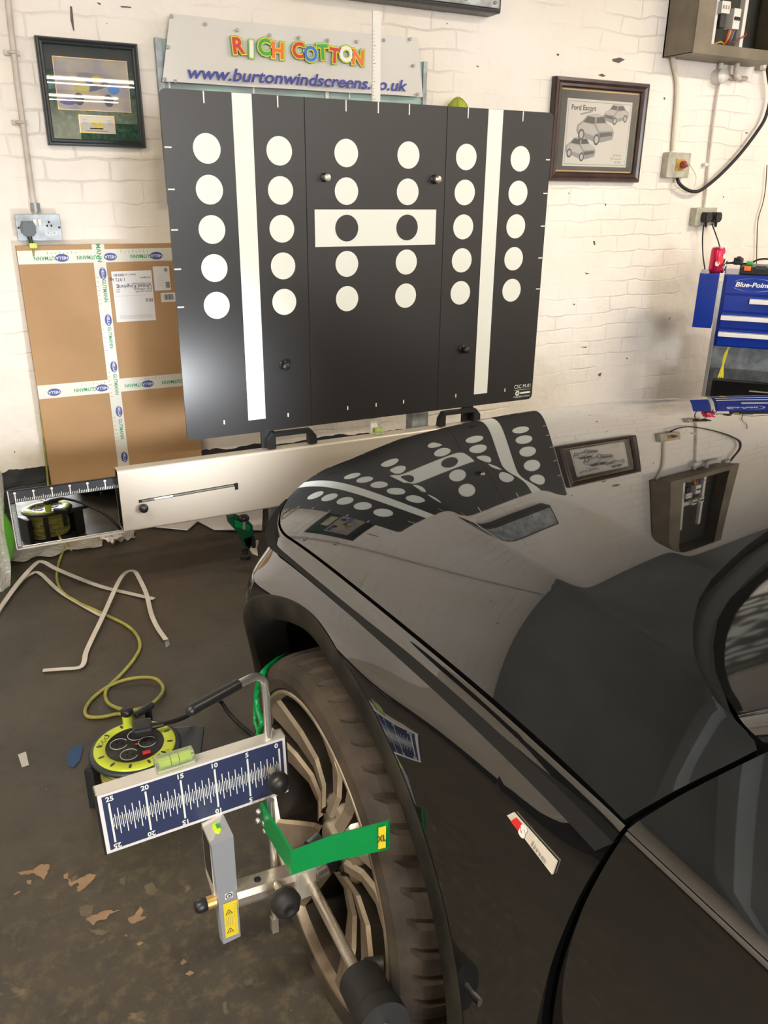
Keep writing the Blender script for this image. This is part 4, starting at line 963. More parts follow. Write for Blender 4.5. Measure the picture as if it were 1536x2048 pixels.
# dark channel under the gaps
k = MB()
def chan(line, d1, d2): k.grid([[p+Vector(d1) for p in line], [p+Vector(d2) for p in line]], M['gap'])
chan(full[0], (-.03, 0, -.022), (.02, 0, -.022)); chan(full[-1], (.03, 0, -.022), (-.02, 0, -.022)); chan([r[0] for r in full], (0, -.04, -.02), (0, .02, -.02)); chan([r[-1] for r in full], (0, .04, -.03), (0, -.02, -.03))
sub(k, 'gap_seal', car)

# front wings
ycols = [.445+(.549-.445)*i/14 for i in range(14)]
ycols += [WY-AR*math.cos(PI*i/90)*.99999 for i in range(91)]+[1.4005, 1.41, 1.42]
NZ = 60
rows = []
for Y0_ in ycols:
    zl = zlow(Y0_) if Y0_ > .5495 or Y0_ < .549 else .319
    if Y0_ <= .5489: zl = .185
    zt_ = shz(max(Y0_, .4)); r = []
    for i in range(NZ+1):
        s_ = (i/NZ)**1.35; z = zt_-.0015+(zl-zt_)*s_
        Y = Y0_
        if Y0_ < .549: g_ = ygap(z); Y = g_+(Y0_-.445)*(.549-g_)/(.549-.445)
        r.append(Vector((XS(Y, z), Y, z)))
    rows.append(r)
k = MB()
ztop_line = [r[0] for r in rows]
k.grid(rows, M['paint'])
flange(k, ztop_line, (.012, 0, -.03)); flange(k, rows[0], (.03, .004, 0)); flange(k, [r[-1] for r in rows], (.03, 0, 0))
sub(k, 'front_wing', car); sub(mir(k), 'front_wing', car)
# wheel arch trims
def arch_trim():
    k = MB(); rows = []
    for i in range(97):
        th = math.radians(-14+208*i/96); r = []
        rear = sst((math.cos(th)*-1+.2)/.8)
        for (rad, dx) in ((AR+.003, .0), (AR-.001, -.0035), (AR-.018, -.0045), (.392, -.002), (.386, .004), (.384, .02), (.384, .07)):
            yy_ = WY+rad*math.cos(th); zz = WZ+rad*math.sin(th)
            r.append(Vector((XS(WY+AR*math.cos(th), max(WZ+AR*math.sin(th), .2))+dx, yy_, max(zz, .19))))
        rows.append(r)
    k.grid([r[:5] for r in rows], M['paint_dirty']); k.grid([r[4:] for r in rows], M['gap']); return k
k = arch_trim(); sub(k, 'wheel_arch_trim', car); sub(mir(k), 'wheel_arch_trim', car)
def arch_liner():
    k = MB(); rows = []
    for i in range(49):
        th = math.radians(-20+220*i/48); rows.append([Vector((x, WY+r*math.cos(th), WZ+r*math.sin(th))) for x, r in ((.44, .392), (.47, .405), (.66, .405), (.70, .38))])
    k.grid(rows, M['gap']); k.poly([Vector((.69, WY+.42*math.cos(a), WZ+.42*math.sin(a))) for a in [math.radians(-20+220*i/24) for i in range(25)]], M['gap']); return k
k = arch_liner(); sub(k, 'wheel_arch_liner', car); sub(mir(k), 'wheel_arch_liner', car)
# front bumper
OF = [(0, 0), (.02, .022), (.08, .065), (.18, .10), (.30, .125), (.42, .12), (.50, .09), (.58, .05)]
def BP(s, d, off=0):
    p = bez(s); zt_ = hh(p.x, p.y-.001); z = max(zt_-.002-d, .17)
    ta = (bez(min(s+.01, 1))-bez(max(s-.01, 0))).normalized(); nrm = Vector((-ta.y, ta.x))
    q = sst(s/.28); dr = (Vector((-1, 0))*(1-q)+nrm*q).normalized()
    o_side = bez(0).x - XS(1.42, z)+0; o_side = (.447+2*.04)-XS(1.42, z)
    o = lerp(o_side, interp(OF, d), sst(s/.45))+off
    return Vector((p.x+dr.x*o, p.y+dr.y*o, z))
rows = [[BP(s/40, (j/40)*.60) for j in range(41)] for s in range(41)]
fullb = rows+[[Vector((2*XC-p.x, p.y, p.z)) for p in r] for r in rows[-2::-1]]
k = MB(); k.grid(fullb, M['paint']); flange(k, [r[0] for r in fullb], (0, -.01, -.03)); sub(k, 'front_bumper', car)
def patch(s0, s1, d0, d1, off, m, n=14, shape=None):
    k = MB(); k.grid([[BP(lerp(s0, s1, i/n), lerp(d0 if shape is None else d0+shape*i/n, d1, j/n), off) for j in range(n+1)] for i in range(n+1)], m); return k
hlp = patch(.05, .42, .03, .13, .004, M['lens'], shape=.02); 
hl = sub(hlp, 'headlamp', car); sub(patch(.08, .36, .075, .088, .0075, M['drl']), 'running_light', hl, 'lit white light strip')
hl2 = sub(mir(hlp), 'headlamp', car); sub(mir(patch(.08, .36, .075, .088, .0075, M['drl'])), 'running_light', hl2, 'lit white light strip')
g_ = patch(.62, 1, .07, .36, .004, M['blackgloss']); g2 = mir(g_); g_.add(g2.v, g2.f, M['blackgloss'], True)
for j in range(7):
    p_ = patch(.64, 1, .10+j*.037, .106+j*.037, .009, M['chrome'], 6); g_.add(p_.v, p_.f, M['chrome'], True); q_ = mir(p_); g_.add(q_.v, q_.f, M['chrome'], True)
sub(g_, 'grille', car)
k = MB(); c = BP(1, .40); k.box((XC, c.y+.008, c.z), (.52, .008, .11), M['whiteplastic'], bev=.004); sub(k, 'number_plate', car)

# door
rows = []; zb_ = .185
DB = -1.15
ND = 60
dcols = [0, .004, .012, .03]+[.03+.97*((i+1)/46)**1.3 for i in range(46)]
for s_ in dcols:
    r = []
    for i in range(NZ+1):
        f = (i/NZ)**1.35; zt_ = shz(.4); z = zt_-.0015+(zb_-zt_)*f; Y = lerp(ygap(z)-.0048, DB, s_)
        r.append(Vector((interp(PROF, max(zt_-z, 0)), Y, z)))
    rows.append(r)
k = MB(); k.grid(rows, M['paint']); flange(k, rows[0], (.03, -.004, 0))
# shoulder of the door up to the window line
GAPT = [(.447, .3950), (.485, .3780), (.519, .3600), (.548, .3450)]
XBELT = .548
def gapt(X):
    for (a, ya), (c, yc_) in zip(GAPT, GAPT[1:]):
        if X <= c+1e-6: return ya+(yc_-ya)*(X-a)/(c-a)
    return GAPT[-1][1]
srows = []
for s_ in dcols:
    r = []
    for i in range(15):
        X = lerp(.447, XBELT, i/14)
        # window line drops back inside the corner piece
        X = min(X, lerp(XBELT, .519, sst(s_*14)))
        Y = lerp(gapt(X), DB, s_); r.append(Vector((X, Y, hh(X, .40)-(.0015 if i == 0 else 0)*1)))
    srows.append(r)
k.grid(srows, M['paint']); flange(k, [r for r in srows[0]], (0, -.004, -.03))
door = sub(k, 'front_door', car); door2 = sub(mir(k), 'front_door', car)
# side window (slopes inward) and its black seal
wk = MB(); sk = MB(); r0 = []; r1 = []
for i in range(len(dcols)):
    p = srows[i][-1]; r0.append(p+Vector((.002, 0, .002)))
    q_ = (p.y-.34)/(-.75-.34); q_ = min(max(q_, 0), 1); topz = lerp(.905, 1.345, min(q_*1.35, 1)); topx = lerp(.555, .765, min(q_*1.35, 1)); r1.append(Vector((topx, p.y-.004, topz)))
wk.grid([[a.lerp(b_, j/6) for a, b_ in zip(r0, r1)] for j in range(7)], M['autoglass'])
sub(wk, 'side_window', door); sub(mir(wk), 'side_window', door2)
sk.grid([[p+Vector((-.001, 0, .0)) for p in r0], [p+Vector((.001, 0, .006)) for p in r0]], M['rubber']); sub(sk, 'window_seal', door)
# handle lies outside the photo but on the same door
k = MB(); k.tube([(.418, -.55, .735), (.395, -.57, .737), (.392, -.66, .738), (.395, -.75, .737), (.418, -.77, .735)], .011, M['paint'], 10, smooth_path=5); sub(k, 'door_handle', door)
# sill
k = MB(); k.grid([[Vector((interp(PROF, .62)+dx, y, z)) for y in (.54, 0, -.6, DB)] for dx, z in ((0, .2), (-.012, .16), (.01, .12), (.06, .11))], M['paint_dirty']); sub(k, 'sill', car); sub(mir(k), 'sill', car)
# windscreen, pillar, roof
base = [(.557, .375), (.562, .405), (.575, .435), (.593, .462), (.622, .492), (.662, .523), (.705, .546), (.762, .569), (.815, .588), (.87, .604), (1.05, .645), (XC, .662)]
HX0, HY0, HZ0 = .800, -.40, 1.375
brow = []; hrow = []
for i, (X, Y) in enumerate(base):
    f = (X-base[0][0])/(XC-base[0][0]); brow.append(Vector((X+.004, Y-.012, hh(max(X, .56), Y)-.016)))
    f2 = .5*(f+i/(len(base)-1)); hrow.append(Vector((lerp(HX0, XC, f2), HY0+.10*math.sin(PI/2*f2), HZ0+.045*math.sin(PI/2*f2))))
def wsg(t0, t1, m, n=16, off=0):
    k = MB(); rr = []
    for j in range(n+1):
        t_ = lerp(t0, t1, j/n); rr.append([a.lerp(b_, t_)+Vector((0, .05*math.sin(PI*t_), .07*math.sin(PI*t_)))+Vector((0, off, off)) for a, b_ in zip(brow, hrow)])
    rr = [r+[Vector((2*XC-p.x, p.y, p.z)) for p in r[-2::-1]] for r in rr]; k.grid(rr, m); return k
ws = sub(wsg(0, 1, M['autoglass']), 'windscreen', car); sub(wsg(.0, .085, M['blackgloss'], 4, .0008), 'frit_band', ws, 'black edge band of the windscreen')
def wiper(pts, name='wiper'):
    k = MB(); k.tube(pts, .006, M['black'], 8, smooth_path=5); return sub(k, name, car)
wiper([(.86, .57, .945), (.95, .54, .962), (1.15, .50, .99), (1.38, .50, .995)])
# A pillars
def pillar():
    k = MB()
    lo = [Vector((.549, .345, .898)), Vector((.585, .17, .995)), Vector((.64, -.02, 1.12)), Vector((.70, -.22, 1.25)), Vector((.765, -.42, 1.345)), Vector((.775, DB, 1.36))]
    hi = [Vector((.556, .392, .905)), Vector((.600, .235, 1.02)), Vector((.662, .03, 1.15)), Vector((.728, -.18, 1.28)), Vector((.800, -.40, 1.378)), Vector((.815, DB, 1.40))]
    lo = catmull(lo, 6); hi = catmull(hi, 6); rr = [[a+Vector((.02, -.0, -.01)) for a in lo], lo]
    for j in range(1, 6): rr.append([a.lerp(b_, j/5)+Vector((-.010*math.sin(PI*j/5), 0, .006*math.sin(PI*j/5))) for a, b_ in zip(lo, hi)])
    rr.append([b_+Vector((.015, .01, -.012)) for b_ in hi]); k.grid(rr, M['paint']); return k
k = pillar(); sub(k, 'windscreen_pillar', car); sub(mir(k), 'windscreen_pillar', car)
k = MB(); rr = []
for j in range(13):
    y = lerp(-.30, DB, j/12); rr.append([Vector((lerp(.80, 2*XC-.80, i/24), y-.10*(1-math.sin(PI*i/24))*(1 if j == 0 else 0)*1.0, 1.378+.042*math.sin(PI*i/24)+.015*math.sin(PI*j/12))) for i in range(25)])
k.grid(rr, M['paint']); sub(k, 'roof', car)
k = MB(); k.box((XC, .18, .80), (1.36, .55, .14), M['cabin'], bev=.03); sub(k, 'dashboard', car)
k = MB(); k.box((XC, -.45, .42), (1.5, 1.4, .3), M['cabin']); k.box((XC, .55, .40), (1.16, 2.1, .42), M['cabin']); sub(k, 'underbody_light_block', car)  # dark boxes added out of view to block light from below
stw = MB(); n = 28; cst = Vector((1.66, -.04, .93)); ax = Vector((0, -.9, .42)).normalized(); a1_ = XN; b1_ = ax.cross(a1_)
ringp = [cst+(a1_*math.cos(2*PI*i/n)+b1_*math.sin(2*PI*i/n))*.185 for i in range(n+1)]
stw.tube(ringp, .014, M['cabin'], 8, cap=False); stw.cyl(cst-ax*.03, cst+ax*.01, .06, M['cabin'], 16)
for a_ in (0, PI, PI*1.5): stw.tube([cst, cst+(a1_*math.cos(a_)+b1_*math.sin(a_))*.18], .012, M['rimdark'], 8)
sub(stw, 'steering_wheel', car)
# side badge
bd = [(1017, 1630), (1029, 1624), (1116, 1722), (1107, 1748)]
def sidept(px_, py_, off=0):
    X = .43
    for _ in range(12): p = PX(px_, py_, X); X = XS(p.y, p.z)-off
    return PX(px_, py_, X)
q4 = [sidept(*q, .001) for q in bd]
k = MB(); nrm = (q4[1]-q4[0]).cross(q4[3]-q4[0]).normalized(); nrm = nrm if nrm.x < 0 else -nrm
k.prism(q4, nrm*.0022, M['badge']); 
ex = (q4[3]-q4[0]); 
def bq(u, v, off=.0030): return q4[0].lerp(q4[3], u).lerp(q4[1].lerp(q4[2], u), v)+nrm*off
k.poly([bq(.10, .0), bq(.32, .0), bq(.32, 1.0), bq(.10, 1.0)], M['red'])
exn = (q4[3]-q4[0]).normalized(); eyn = nrm.cross(exn).normalized()
if eyn.z < 0: eyn = -eyn
text(k, 'S', bq(.33, .45, .0036), exn, eyn, .018, M['label'], 'CENTER', bold=.07)
text(k, 'line', bq(.52, .42, .0034), exn, eyn, .009, M['inkgrey'], width=.022)
sub(k, 'side_badge', car, 'small chrome and red badge')

# wheels
def make_wheel(wy, name, label, side=1):
    wx = .387
    k = MB(); hub_e = sub_empty = None
    prof = [(.256, -.012), (.2655, -.001), (.268, .004), (.284, .0085), (.300, .004), (.311, -.009), (.3165, -.022), (.3185, -.034), (.319, -.052), (.319, -.070), (.313, -.0705), (.313, -.077), (.319, -.0775), (.319, -.115), (.313, -.1155), (.313, -.123), (.319, -.1235), (.319, -.168), (.3185, -.20), (.312, -.222), (.285, -.242), (.256, -.232)]
    n = 240; rows = []
    for (r, h) in prof:
        row = []
        for i in range(n+1):
            rr = r
            if (i % 5 == 0) and (-.072 < h < -.012 or -.2 < h < -.12): rr = r-.007
            a = 2*PI*(i+max(0, -h-.005)*40)/n; row.append(Vector((wx-h, wy+rr*math.cos(a), WZ+rr*math.sin(a))))
        rows.append(row)
    k.grid(rows, M['tyre'], False); ty = sub(k, 'front_tyre' if wy > 0 else 'rear_tyre', car)
    k = MB(); c = Vector((wx, wy, WZ)); ax = (-1, 0, 0)
    k.lathe(c, ax, [(.258, -.012), (.2640, -.004), (.2645, .001), (.262, .004), (.2575, .004), (.255, .000), (.252, -.014)], M['rim'], 96)
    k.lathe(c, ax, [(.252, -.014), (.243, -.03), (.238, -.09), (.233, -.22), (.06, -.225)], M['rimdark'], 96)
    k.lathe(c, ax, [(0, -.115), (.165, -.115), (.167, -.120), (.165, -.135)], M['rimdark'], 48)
    rimo = sub(k, 'alloy_rim', ty)
    for sp_ in range(5):
        ph = math.radians(96+72*sp_); er = Vector((0, math.cos(ph), math.sin(ph))); et = Vector((0, -math.sin(ph), math.cos(ph)))
        k = MB()
        def sp(rho, tau, h): return c+er*rho+et*tau-XN*h
        for sg in (-1, 1):
            st = [(.050, .017, .013, -.026, .075), (.085, .021, .013, -.040, .075), (.13, .029, .017, -.042, .075), (.18, .038, .023, -.030, .07), (.225, .047, .029, -.013, .06), (.254, .053, .034, -.001, .04)]
            rings = []
            for (rho, tau, wd_, h, dp) in st:
                t0 = sg*tau; rings.append([sp(rho, t0-wd_-.004, h-dp), sp(rho, t0-wd_, h-.006), sp(rho, t0-wd_+.006, h), sp(rho, t0+wd_-.006, h), sp(rho, t0+wd_, h-.006), sp(rho, t0+wd_+.004, h-dp)])
            k.grid([[r[i] for r in rings] for i in (1, 2, 3, 4)], M['rim'], False)
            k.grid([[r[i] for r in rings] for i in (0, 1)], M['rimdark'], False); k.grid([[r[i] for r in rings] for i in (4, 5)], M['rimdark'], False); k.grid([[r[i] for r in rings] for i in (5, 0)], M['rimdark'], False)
        sub(k, 'spoke', ty)
    k = MB(); k.lathe(c, ax, [(.075, -.08), (.075, -.045), (.066, -.036), (.036, -.032), (.034, -.026), (.028, -.022), (0, -.022)], M['rim'], 40)
    for j in range(5):
        a = 2*PI*j/5; k.cyl(c+Vector((.033, .054*math.cos(a), .054*math.sin(a))), c+Vector((.045, .054*math.cos(a), .054*math.sin(a))), .009, M['gap'], 12)
    sub(k, 'hub_cap', ty)
    return ty
make_wheel(WY, '', '')

# ================================================================== wheel clamp laser unit on the front wheel
hubc = Vector((.36, .955, .315))
t = thing('wheel_alignment_laser', 'wheel clamp laser tool with navy ruler board fixed to the front wheel', 'alignment tool', (.3, .95, 0))
BYF = 1.0
c4 = [PY(191, 1592.5, BYF), PY(571, 1472.7, BYF), PY(576, 1586, BYF), PY(205.5, 1709, BYF)]   # TL TR BR BL
exb = (c4[1]-c4[0]).normalized(); wB = (c4[1]-c4[0]).length; hB = ((c4[0]-c4[3]).length+(c4[1]-c4[2]).length)/2; ezb = Vector((-exb.z, 0, exb.x)); O = c4[3].copy(); O = c4[0]-ezb*hB
k = MB(); cen = O+exb*wB/2+ezb*hB/2+YN*.0115; k.hexa([O, O+exb*wB, O+exb*wB+YN*.023, O+YN*.023, O+ezb*hB, O+exb*wB+ezb*hB, O+exb*wB+ezb*hB+YN*.023, O+ezb*hB+YN*.023], M['alu'])
for (xx) in (-.0015, wB-.0015): 
    o_ = O+exb*xx-YN*.0005; k.hexa([o_, o_+exb*.003, o_+exb*.003+YN*.024, o_+YN*.024, o_+ezb*hB, o_+exb*.003+ezb*hB, o_+exb*.003+ezb*hB+YN*.024, o_+ezb*hB+YN*.024], M['black'])
bo = sub(k, 'ruler_board', t)
k = MB(); rect(k, O, exb, ezb, 0.001, 0.001, wB-.001, hB-.001, M['label'], .0004); rect(k, O, exb, ezb, .007, .006, wB-.006, hB-.005, M['navy'], .0009)
x25, x0_ = .0155, wB-.0125; st = (x0_-x25)/50.0; zc_ = hB*.5
for i in range(51):
    xx = x0_-i*st
    if i % 10 == 0: hl_ = .036; lw = .0014
    elif i % 2 == 0: hl_ = .0235; lw = .0007
    else: hl_ = .0135; lw = .0006
    rect(k, O, exb, ezb, xx-lw, zc_-hl_, xx+lw, zc_+hl_, M['white'], .0013)
for i in range(50):
    xx = x0_-(i+.5)*st; rect(k, O, exb, ezb, xx-.0004, zc_-.0085, xx+.0004, zc_+.0085, M['white'], .0013)
for i, s_ in enumerate(('0', '5', '10', '15', '20', '25')):
    xx = x0_-i*10*st-(.004 if i == 0 else 0)+(.002 if i == 5 else 0); 
    text(k, s_, O+exb*xx+ezb*(zc_+.0425)-YN*.0013, exb, ezb, .0115, M['white'], 'CENTER', bold=.03); text(k, s_, O+exb*xx+ezb*(zc_-.0425)-YN*.0013, -exb, -ezb, .0115, M['white'], 'CENTER', bold=.03)
sub(k, 'ruler_scale', bo)
# spirit level on the board
c = PY(350, 1528, BYF+.012); c = O+exb*((c-O).dot(exb))+ezb*(hB+.011)+YN*.012
k = MB(); R3 = Matrix((exb, YN, ezb)).transposed(); k.box(c, (.058, .018, .021), M['acrylic'], R3, .003); k.cyl(c-exb*.024, c+exb*.024, .0065, M['vial'], 14)
for dx in (-.006, .006): k.cyl(c+exb*(dx-.0005), c+exb*(dx+.0005), .0069, M['ink'], 14)
sub(k, 'spirit_level', bo)
# knob on the board
c = PY(552, 1556, BYF-.02)
k = MB(); k.cyl(c+YN*.02, c, .006, M['steel'], 14); k.lathe(c, (0, -1, 0), [(.006, -.002), (.013, 0), (.0165, .007), (.0175, .014), (.015, .022), (.008, .026), (0, .027)], M['black'], 24); sub(k, 'clamp_knob', t)
# cranked handle
k = MB(); y_ = 1.01
hb_ = PY(537, 1478, y_); pts = [hb_-ZN*.02, hb_, PY(534, 1420, y_), PY(530, 1372, y_), PY(523, 1358, y_), PY(508, 1354, y_-.01), PY(470, 1372, .97)]
k.tube(pts, .0062, M['chrome'], 14, smooth_path=6); sub(k, 'cranked_handle', t)
k = MB(); a = PY(476, 1369, .973); c = PY(383, 1420, .93); k.cyl(a, c, .0082, M['black'], 18); k.ball(c, .0082, M['black'], 14); sub(k, 'handle_grip', t)
# vertical rod below the board and its clamp blocks
k = MB(); k.cyl(PY(541, 1600, .985), PY(549, 1740, .975), .0058, M['chrome'], 16); sub(k, 'vertical_rod', t)
k = MB(); k.cyl(PY(548, 1795, .965), PY(549, 1835, .96), .005, M['steel'], 12); a = PY(549, 1848, .96); k.box(a, (.011, .011, .030), M['steel'], bev=.001); sub(k, 'lower_rod', t)
k = MB(); b0 = Vector((.240, .95, .3115)); b1 = Vector((.372, .95, .302))
prof8 = [(-.016, -.012), (.016, -.012), (.018, -.006), (.018, .006), (.013, .015), (-.013, .015), (-.018, .006), (-.018, -.006)]
r0 = [b0+YN*a+ZN*c for a, c in prof8]; r1 = [b1+YN*a+ZN*c for a, c in prof8]; k.add(r0+r1, [(j, (j+1) % 8, 8+(j+1) % 8, 8+j) for j in range(8)]+[tuple(range(8))[::-1], tuple(range(8, 16))], M['steel'])
q = PY(514, 1748, .95); k.lathe((q.x, .95, .3235+.0005), (0, 0, 1), [(.0055, 0), (.0055, .001), (0, .001)], M['gap'], 14); sub(k, 'cross_bar', t)
k = MB(); k.box((.350, .95, .302), (.034, .048, .055), M['alu'], bev=.003); k.cyl((.366, .955, .300), (.392, .962, .300), .026, M['chrome'], 28); sub(k, 'centre_block', t)
k = MB(); k.cyl((.385, .965, .306), (.405, .970, .312), .034, M['black'], 28); sub(k, 'hub_pad', t)
q = Vector((.303, .905, .318))
k = MB(); k.cyl(q+Vector((.0, .045, -.004)), q, .006, M['steel'], 12)
k.lathe(q+YN*.004, (0, -1, 0), [(.008, 0), (.020, .002), (.0235, .012), (.0235, .020), (.018, .030), (.009, .034), (.007, .031), (0, .031)], M['rubber'], 10); sub(k, 'hand_wheel', t)
# laser body
sx0, sx1, sy0, sy1 = .209, .243, .945, 1.0
sz0, sz1 = PY(457, 1885, sy0).z, PY(450, 1683, sy0).z
k = MB(); 
k.hexa([Vector((sx0+.006, sy0, sz0)), Vector((sx1, sy0, sz0+.003)), Vector((sx1-.004, sy0+.012, sz0+.003)), Vector((sx0+.004, sy0+.012, sz0))] + [Vector((sx0, sy0, sz1)), Vector((sx1, sy0, sz1+.006)), Vector((sx1, sy1, sz1+.004)), Vector((sx0, sy1, sz1-.002))], M['grey'])
k.hexa([Vector((sx0, sy0+.01, sz0+.08)), Vector((sx1, sy0+.01, sz0+.08)), Vector((sx1, sy1, sz0+.10)), Vector((sx0, sy1, sz0+.10)), Vector((sx0, sy0+.01, sz1)), Vector((sx1, sy0+.01, sz1+.004)), Vector((sx1, sy1, sz1+.004)), Vector((sx0, sy1, sz1-.002))], M['alu'])
lb = sub(k, 'laser_body', t)
k = MB(); k.box((sx0-.0006, .975, sz1-.045), (.001, .036, .075), M['screen']); sub(k, 'screen', lb)
k = MB(); k.ball(Vector(((sx0+sx1)/2, .975, sz1+.002)), .006, M['vial'], 14, (1, 2.2, .5)); k.box(((sx0+sx1)/2, .975, sz1+.003), (.010, .016, .004), M['vial'], bev=.001); k.box(((sx0+sx1)/2+.002, .975, sz1+.0055), (.005, .010, .001), M['bgreen']); sub(k, 'spirit_level', lb)
k = MB(); ly = sy0-.0003
rect(k, Vector((0, ly, 0)), XN, ZN, sx0+.010, sz0+.012, sx1-.003, sz0+.083, M['yellow'], .0008)
for zz in (sz0+.026, sz0+.064):
    cx2 = sx0+.018; k.poly([Vector((cx2-.006, ly-.0012, zz-.005)), Vector((cx2+.006, ly-.0012, zz-.005)), Vector((cx2, ly-.0012, zz+.0055))], M['ink'])
    k.poly([Vector((cx2-.0042, ly-.0015, zz-.004)), Vector((cx2+.0042, ly-.0015, zz-.004)), Vector((cx2, ly-.0015, zz+.0035))], M['yellow']); disc(k, Vector((cx2, ly, zz-.0015)), XN, ZN, .0013, M['ink'], .0018, 10)
for i in range(12): rect(k, Vector((0, ly, 0)), XN, ZN, sx0+.026, sz0+.016+i*.0055, sx1-.006, sz0+.0166+i*.0055, M['inkgrey'], .0012)
for i in range(4): rect(k, Vector((0, ly, 0)), XN, ZN, sx0+.013+i*.003, sz0+.036, sx0+.0135+i*.003, sz0+.054, M['inkgrey'], .0012)
sub(k, 'warning_label', lb, 'yellow laser warning label')
k = MB(); qz = sz0+.096; rect(k, Vector((0, ly, 0)), XN, ZN, sx0+.014, qz-.006, sx0+.026, qz+.006, M['label'], .0008); disc(k, Vector((sx0+.020, ly, qz)), XN, ZN, .0052, M['ink'], .0011, 20); disc(k, Vector((sx0+.020, ly, qz)), XN, ZN, .0036, M['label'], .0014, 20); disc(k, Vector((sx0+.0205, ly, qz)), XN, ZN, .0018, M['ink'], .0017, 12); sub(k, 'logo_sticker', lb)
q = PY(420, 1805, .955)
k = MB(); k.cyl((sx0+.002, q.y, q.z), (sx0-.012, q.y, q.z), .010, M['gold'], 18); k.lathe((sx0-.012, q.y, q.z), (-1, 0, 0), [(.0085, 0), (.0105, .003), (.0105, .014), (.007, .019), (0, .020)], M['black'], 18); sub(k, 'end_knob', t)
# green clamp arm
gh = .0445
top = [PY(520, 1606, .985), PY(581, 1702, .845), PY(663, 1672, .78), PX(776, 1643, .372)]
def strap(k, tp_, h, th_, m):
    n_ = len(tp_); ii = []
    for i in range(n_):
        d = (tp_[min(i+1, n_-1)]-tp_[max(i-1, 0)]); d.z = 0; d.normalize(); ii.append(Vector((-d.y, d.x, 0))*th_)
    for i in range(n_-1):
        a, b_ = tp_[i], tp_[i+1]; dn = Vector((0, 0, -h)); k.hexa([a+dn, b_+dn, b_+dn+ii[i+1], a+dn+ii[i], a, b_, b_+ii[i+1], a+ii[i]], m)
k = MB(); strap(k, top, gh, .004, M['green']); ga = sub(k, 'clamp_arm', t, 'bright green bent steel arm')
k = MB(); d = (top[3]-top[2]); dn = d.normalized(); fz = -ZN; a = top[3]-dn*.017-YN*.0018-XN*.0022; 
k.poly([a-ZN*.004, a+dn*.015-ZN*.004, a+dn*.015-ZN*(gh-.006), a-ZN*(gh-.006)], M['yellow']); text(k, 'XL', a+dn*.0075-ZN*.022-YN*.0008-XN*.0008, dn, ZN, .014, M['ink'], 'CENTER', bold=.02); sub(k, 'size_label', ga, 'yellow size label')
for (px_, py_) in ((519, 1622), (518, 1640), (530, 1645), (532, 1660)):
    q = PY(px_, py_, .975); k = MB(); k.lathe(q, (-1, -.3, 0), [(.0042, 0), (.0042, .004), (.002, .006), (0, .006)], M['chrome'], 12); sub(k, 'bolt', t)
# green hook over the tyre
pts = [PX(594, 1307, .50), PX(566, 1314, .45), PX(545, 1328, .41), PX(524, 1350, .372), PX(514, 1385, .366), PX(516, 1420, .36), PX(524, 1447, .352), PX(514, 1478, .35)]
k = MB(); k.tube(pts, .0055, M['green'], 8, smooth_path=6); sub(k, 'tyre_hook', t, 'bright green hook rod')
k = MB(); pts2 = [PX(524, 1352, .374), PX(512, 1400, .362), PX(510, 1440, .355), PX(519, 1482, .345), PY(545, 1700, .985)]; k.tube(pts2, .0035, M['green'], 8, smooth_path=6); q = PX(515, 1402, .36); sub(k, 'tyre_hook', t, 'thinner green rod')
# lower arm with rubber foot
k = MB(); a = PY(622, 1768, .93); c = PX(716, 1950, .34); k.cyl(a, c, .0085, M['steel'], 18); sub(k, 'extension_arm', t)
dn = (c-a).normalized(); k = MB(); a_ = PX(722, 1962, .345)
k.cyl(a_, a_+dn*.060, .031, M['rubber'], 32); k.cyl(a_+dn*.060, a_+dn*.064, .029, M['chrome'], 32); k.cyl(a_+dn*.064, a_+dn*.088, .034, M['rubber'], 32)
k.tube([a_+dn*.0, a_-dn*.02+XN*.02, a_-dn*.01+XN*.04], .012, M['rubber'], 12); sub(k, 'rubber_foot', t)
k = MB(); k.cyl(a_+dn*.088, a_+dn*.125, .006, M['chrome'], 14); sub(k, 'foot_bolt', t)

# ================================================================== cable reel and leads on the floor
RZ = .135
rc = PZ(270, 1490, RZ); RR = (PZ(352, 1480, RZ)-PZ(188, 1496, RZ)).length/2
base_c = Vector((rc.x, rc.y, 0))
t = thing('cable_reel', 'lime and black extension cable reel on the floor behind the ruler board', 'cable reel', (rc.x, rc.y, 0))
k = MB(); k.lathe(base_c, (0, 0, 1), [(0, .004), (RR*1.16, .004), (RR*1.18, .008), (RR*1.16, .018), (0, .018)], M['black'], 48)
fr = math.radians(-20); fx = Vector((math.cos(fr), math.sin(fr), 0)); fy = Vector((-fx.y, fx.x, 0)); RF = Matrix((fx, fy, ZN)).transposed()
rx_ = Vector((math.cos(.5), math.sin(.5), 0))
k.box(base_c+fx*RR*1.15+ZN*.055, (.045, .13, .11), M['black'], RF, .008)
k.box(base_c+fx*RR*1.0+ZN*.112, (.075, .12, .022), M['framegrey'], RF, .008)
k.box(base_c-fx*RR*1.08+ZN*.055, (.02, .09, .11), M['black'], RF, .006)
for a_ in (100, 250): 
    an = math.radians(a_); k.box(base_c+Vector((math.cos(an), math.sin(an), 0))*RR*1.08+ZN*.06, (.02, .02, .11), M['black'], bev=.004)
hq = PZ(288, 1420, RZ+.01); k.tube([hq-rx_*.022, hq+rx_*.022], .009, M['framegrey'], 12); k.ball(hq-rx_*.022, .009, M['framegrey'], 12); k.ball(hq+rx_*.022, .009, M['framegrey'], 12); k.box(hq+rx_*.012-ZN*.035, (.016, .012, .07), M['black'], RF, .003)
k.box(base_c+fx*RR*1.18+fy*.0+ZN*.117, (.085, .15, .016), M['framegrey'], RF, .006)
sub(k, 'frame', t)
k = MB(); prof = [(RR*.62, .02)]
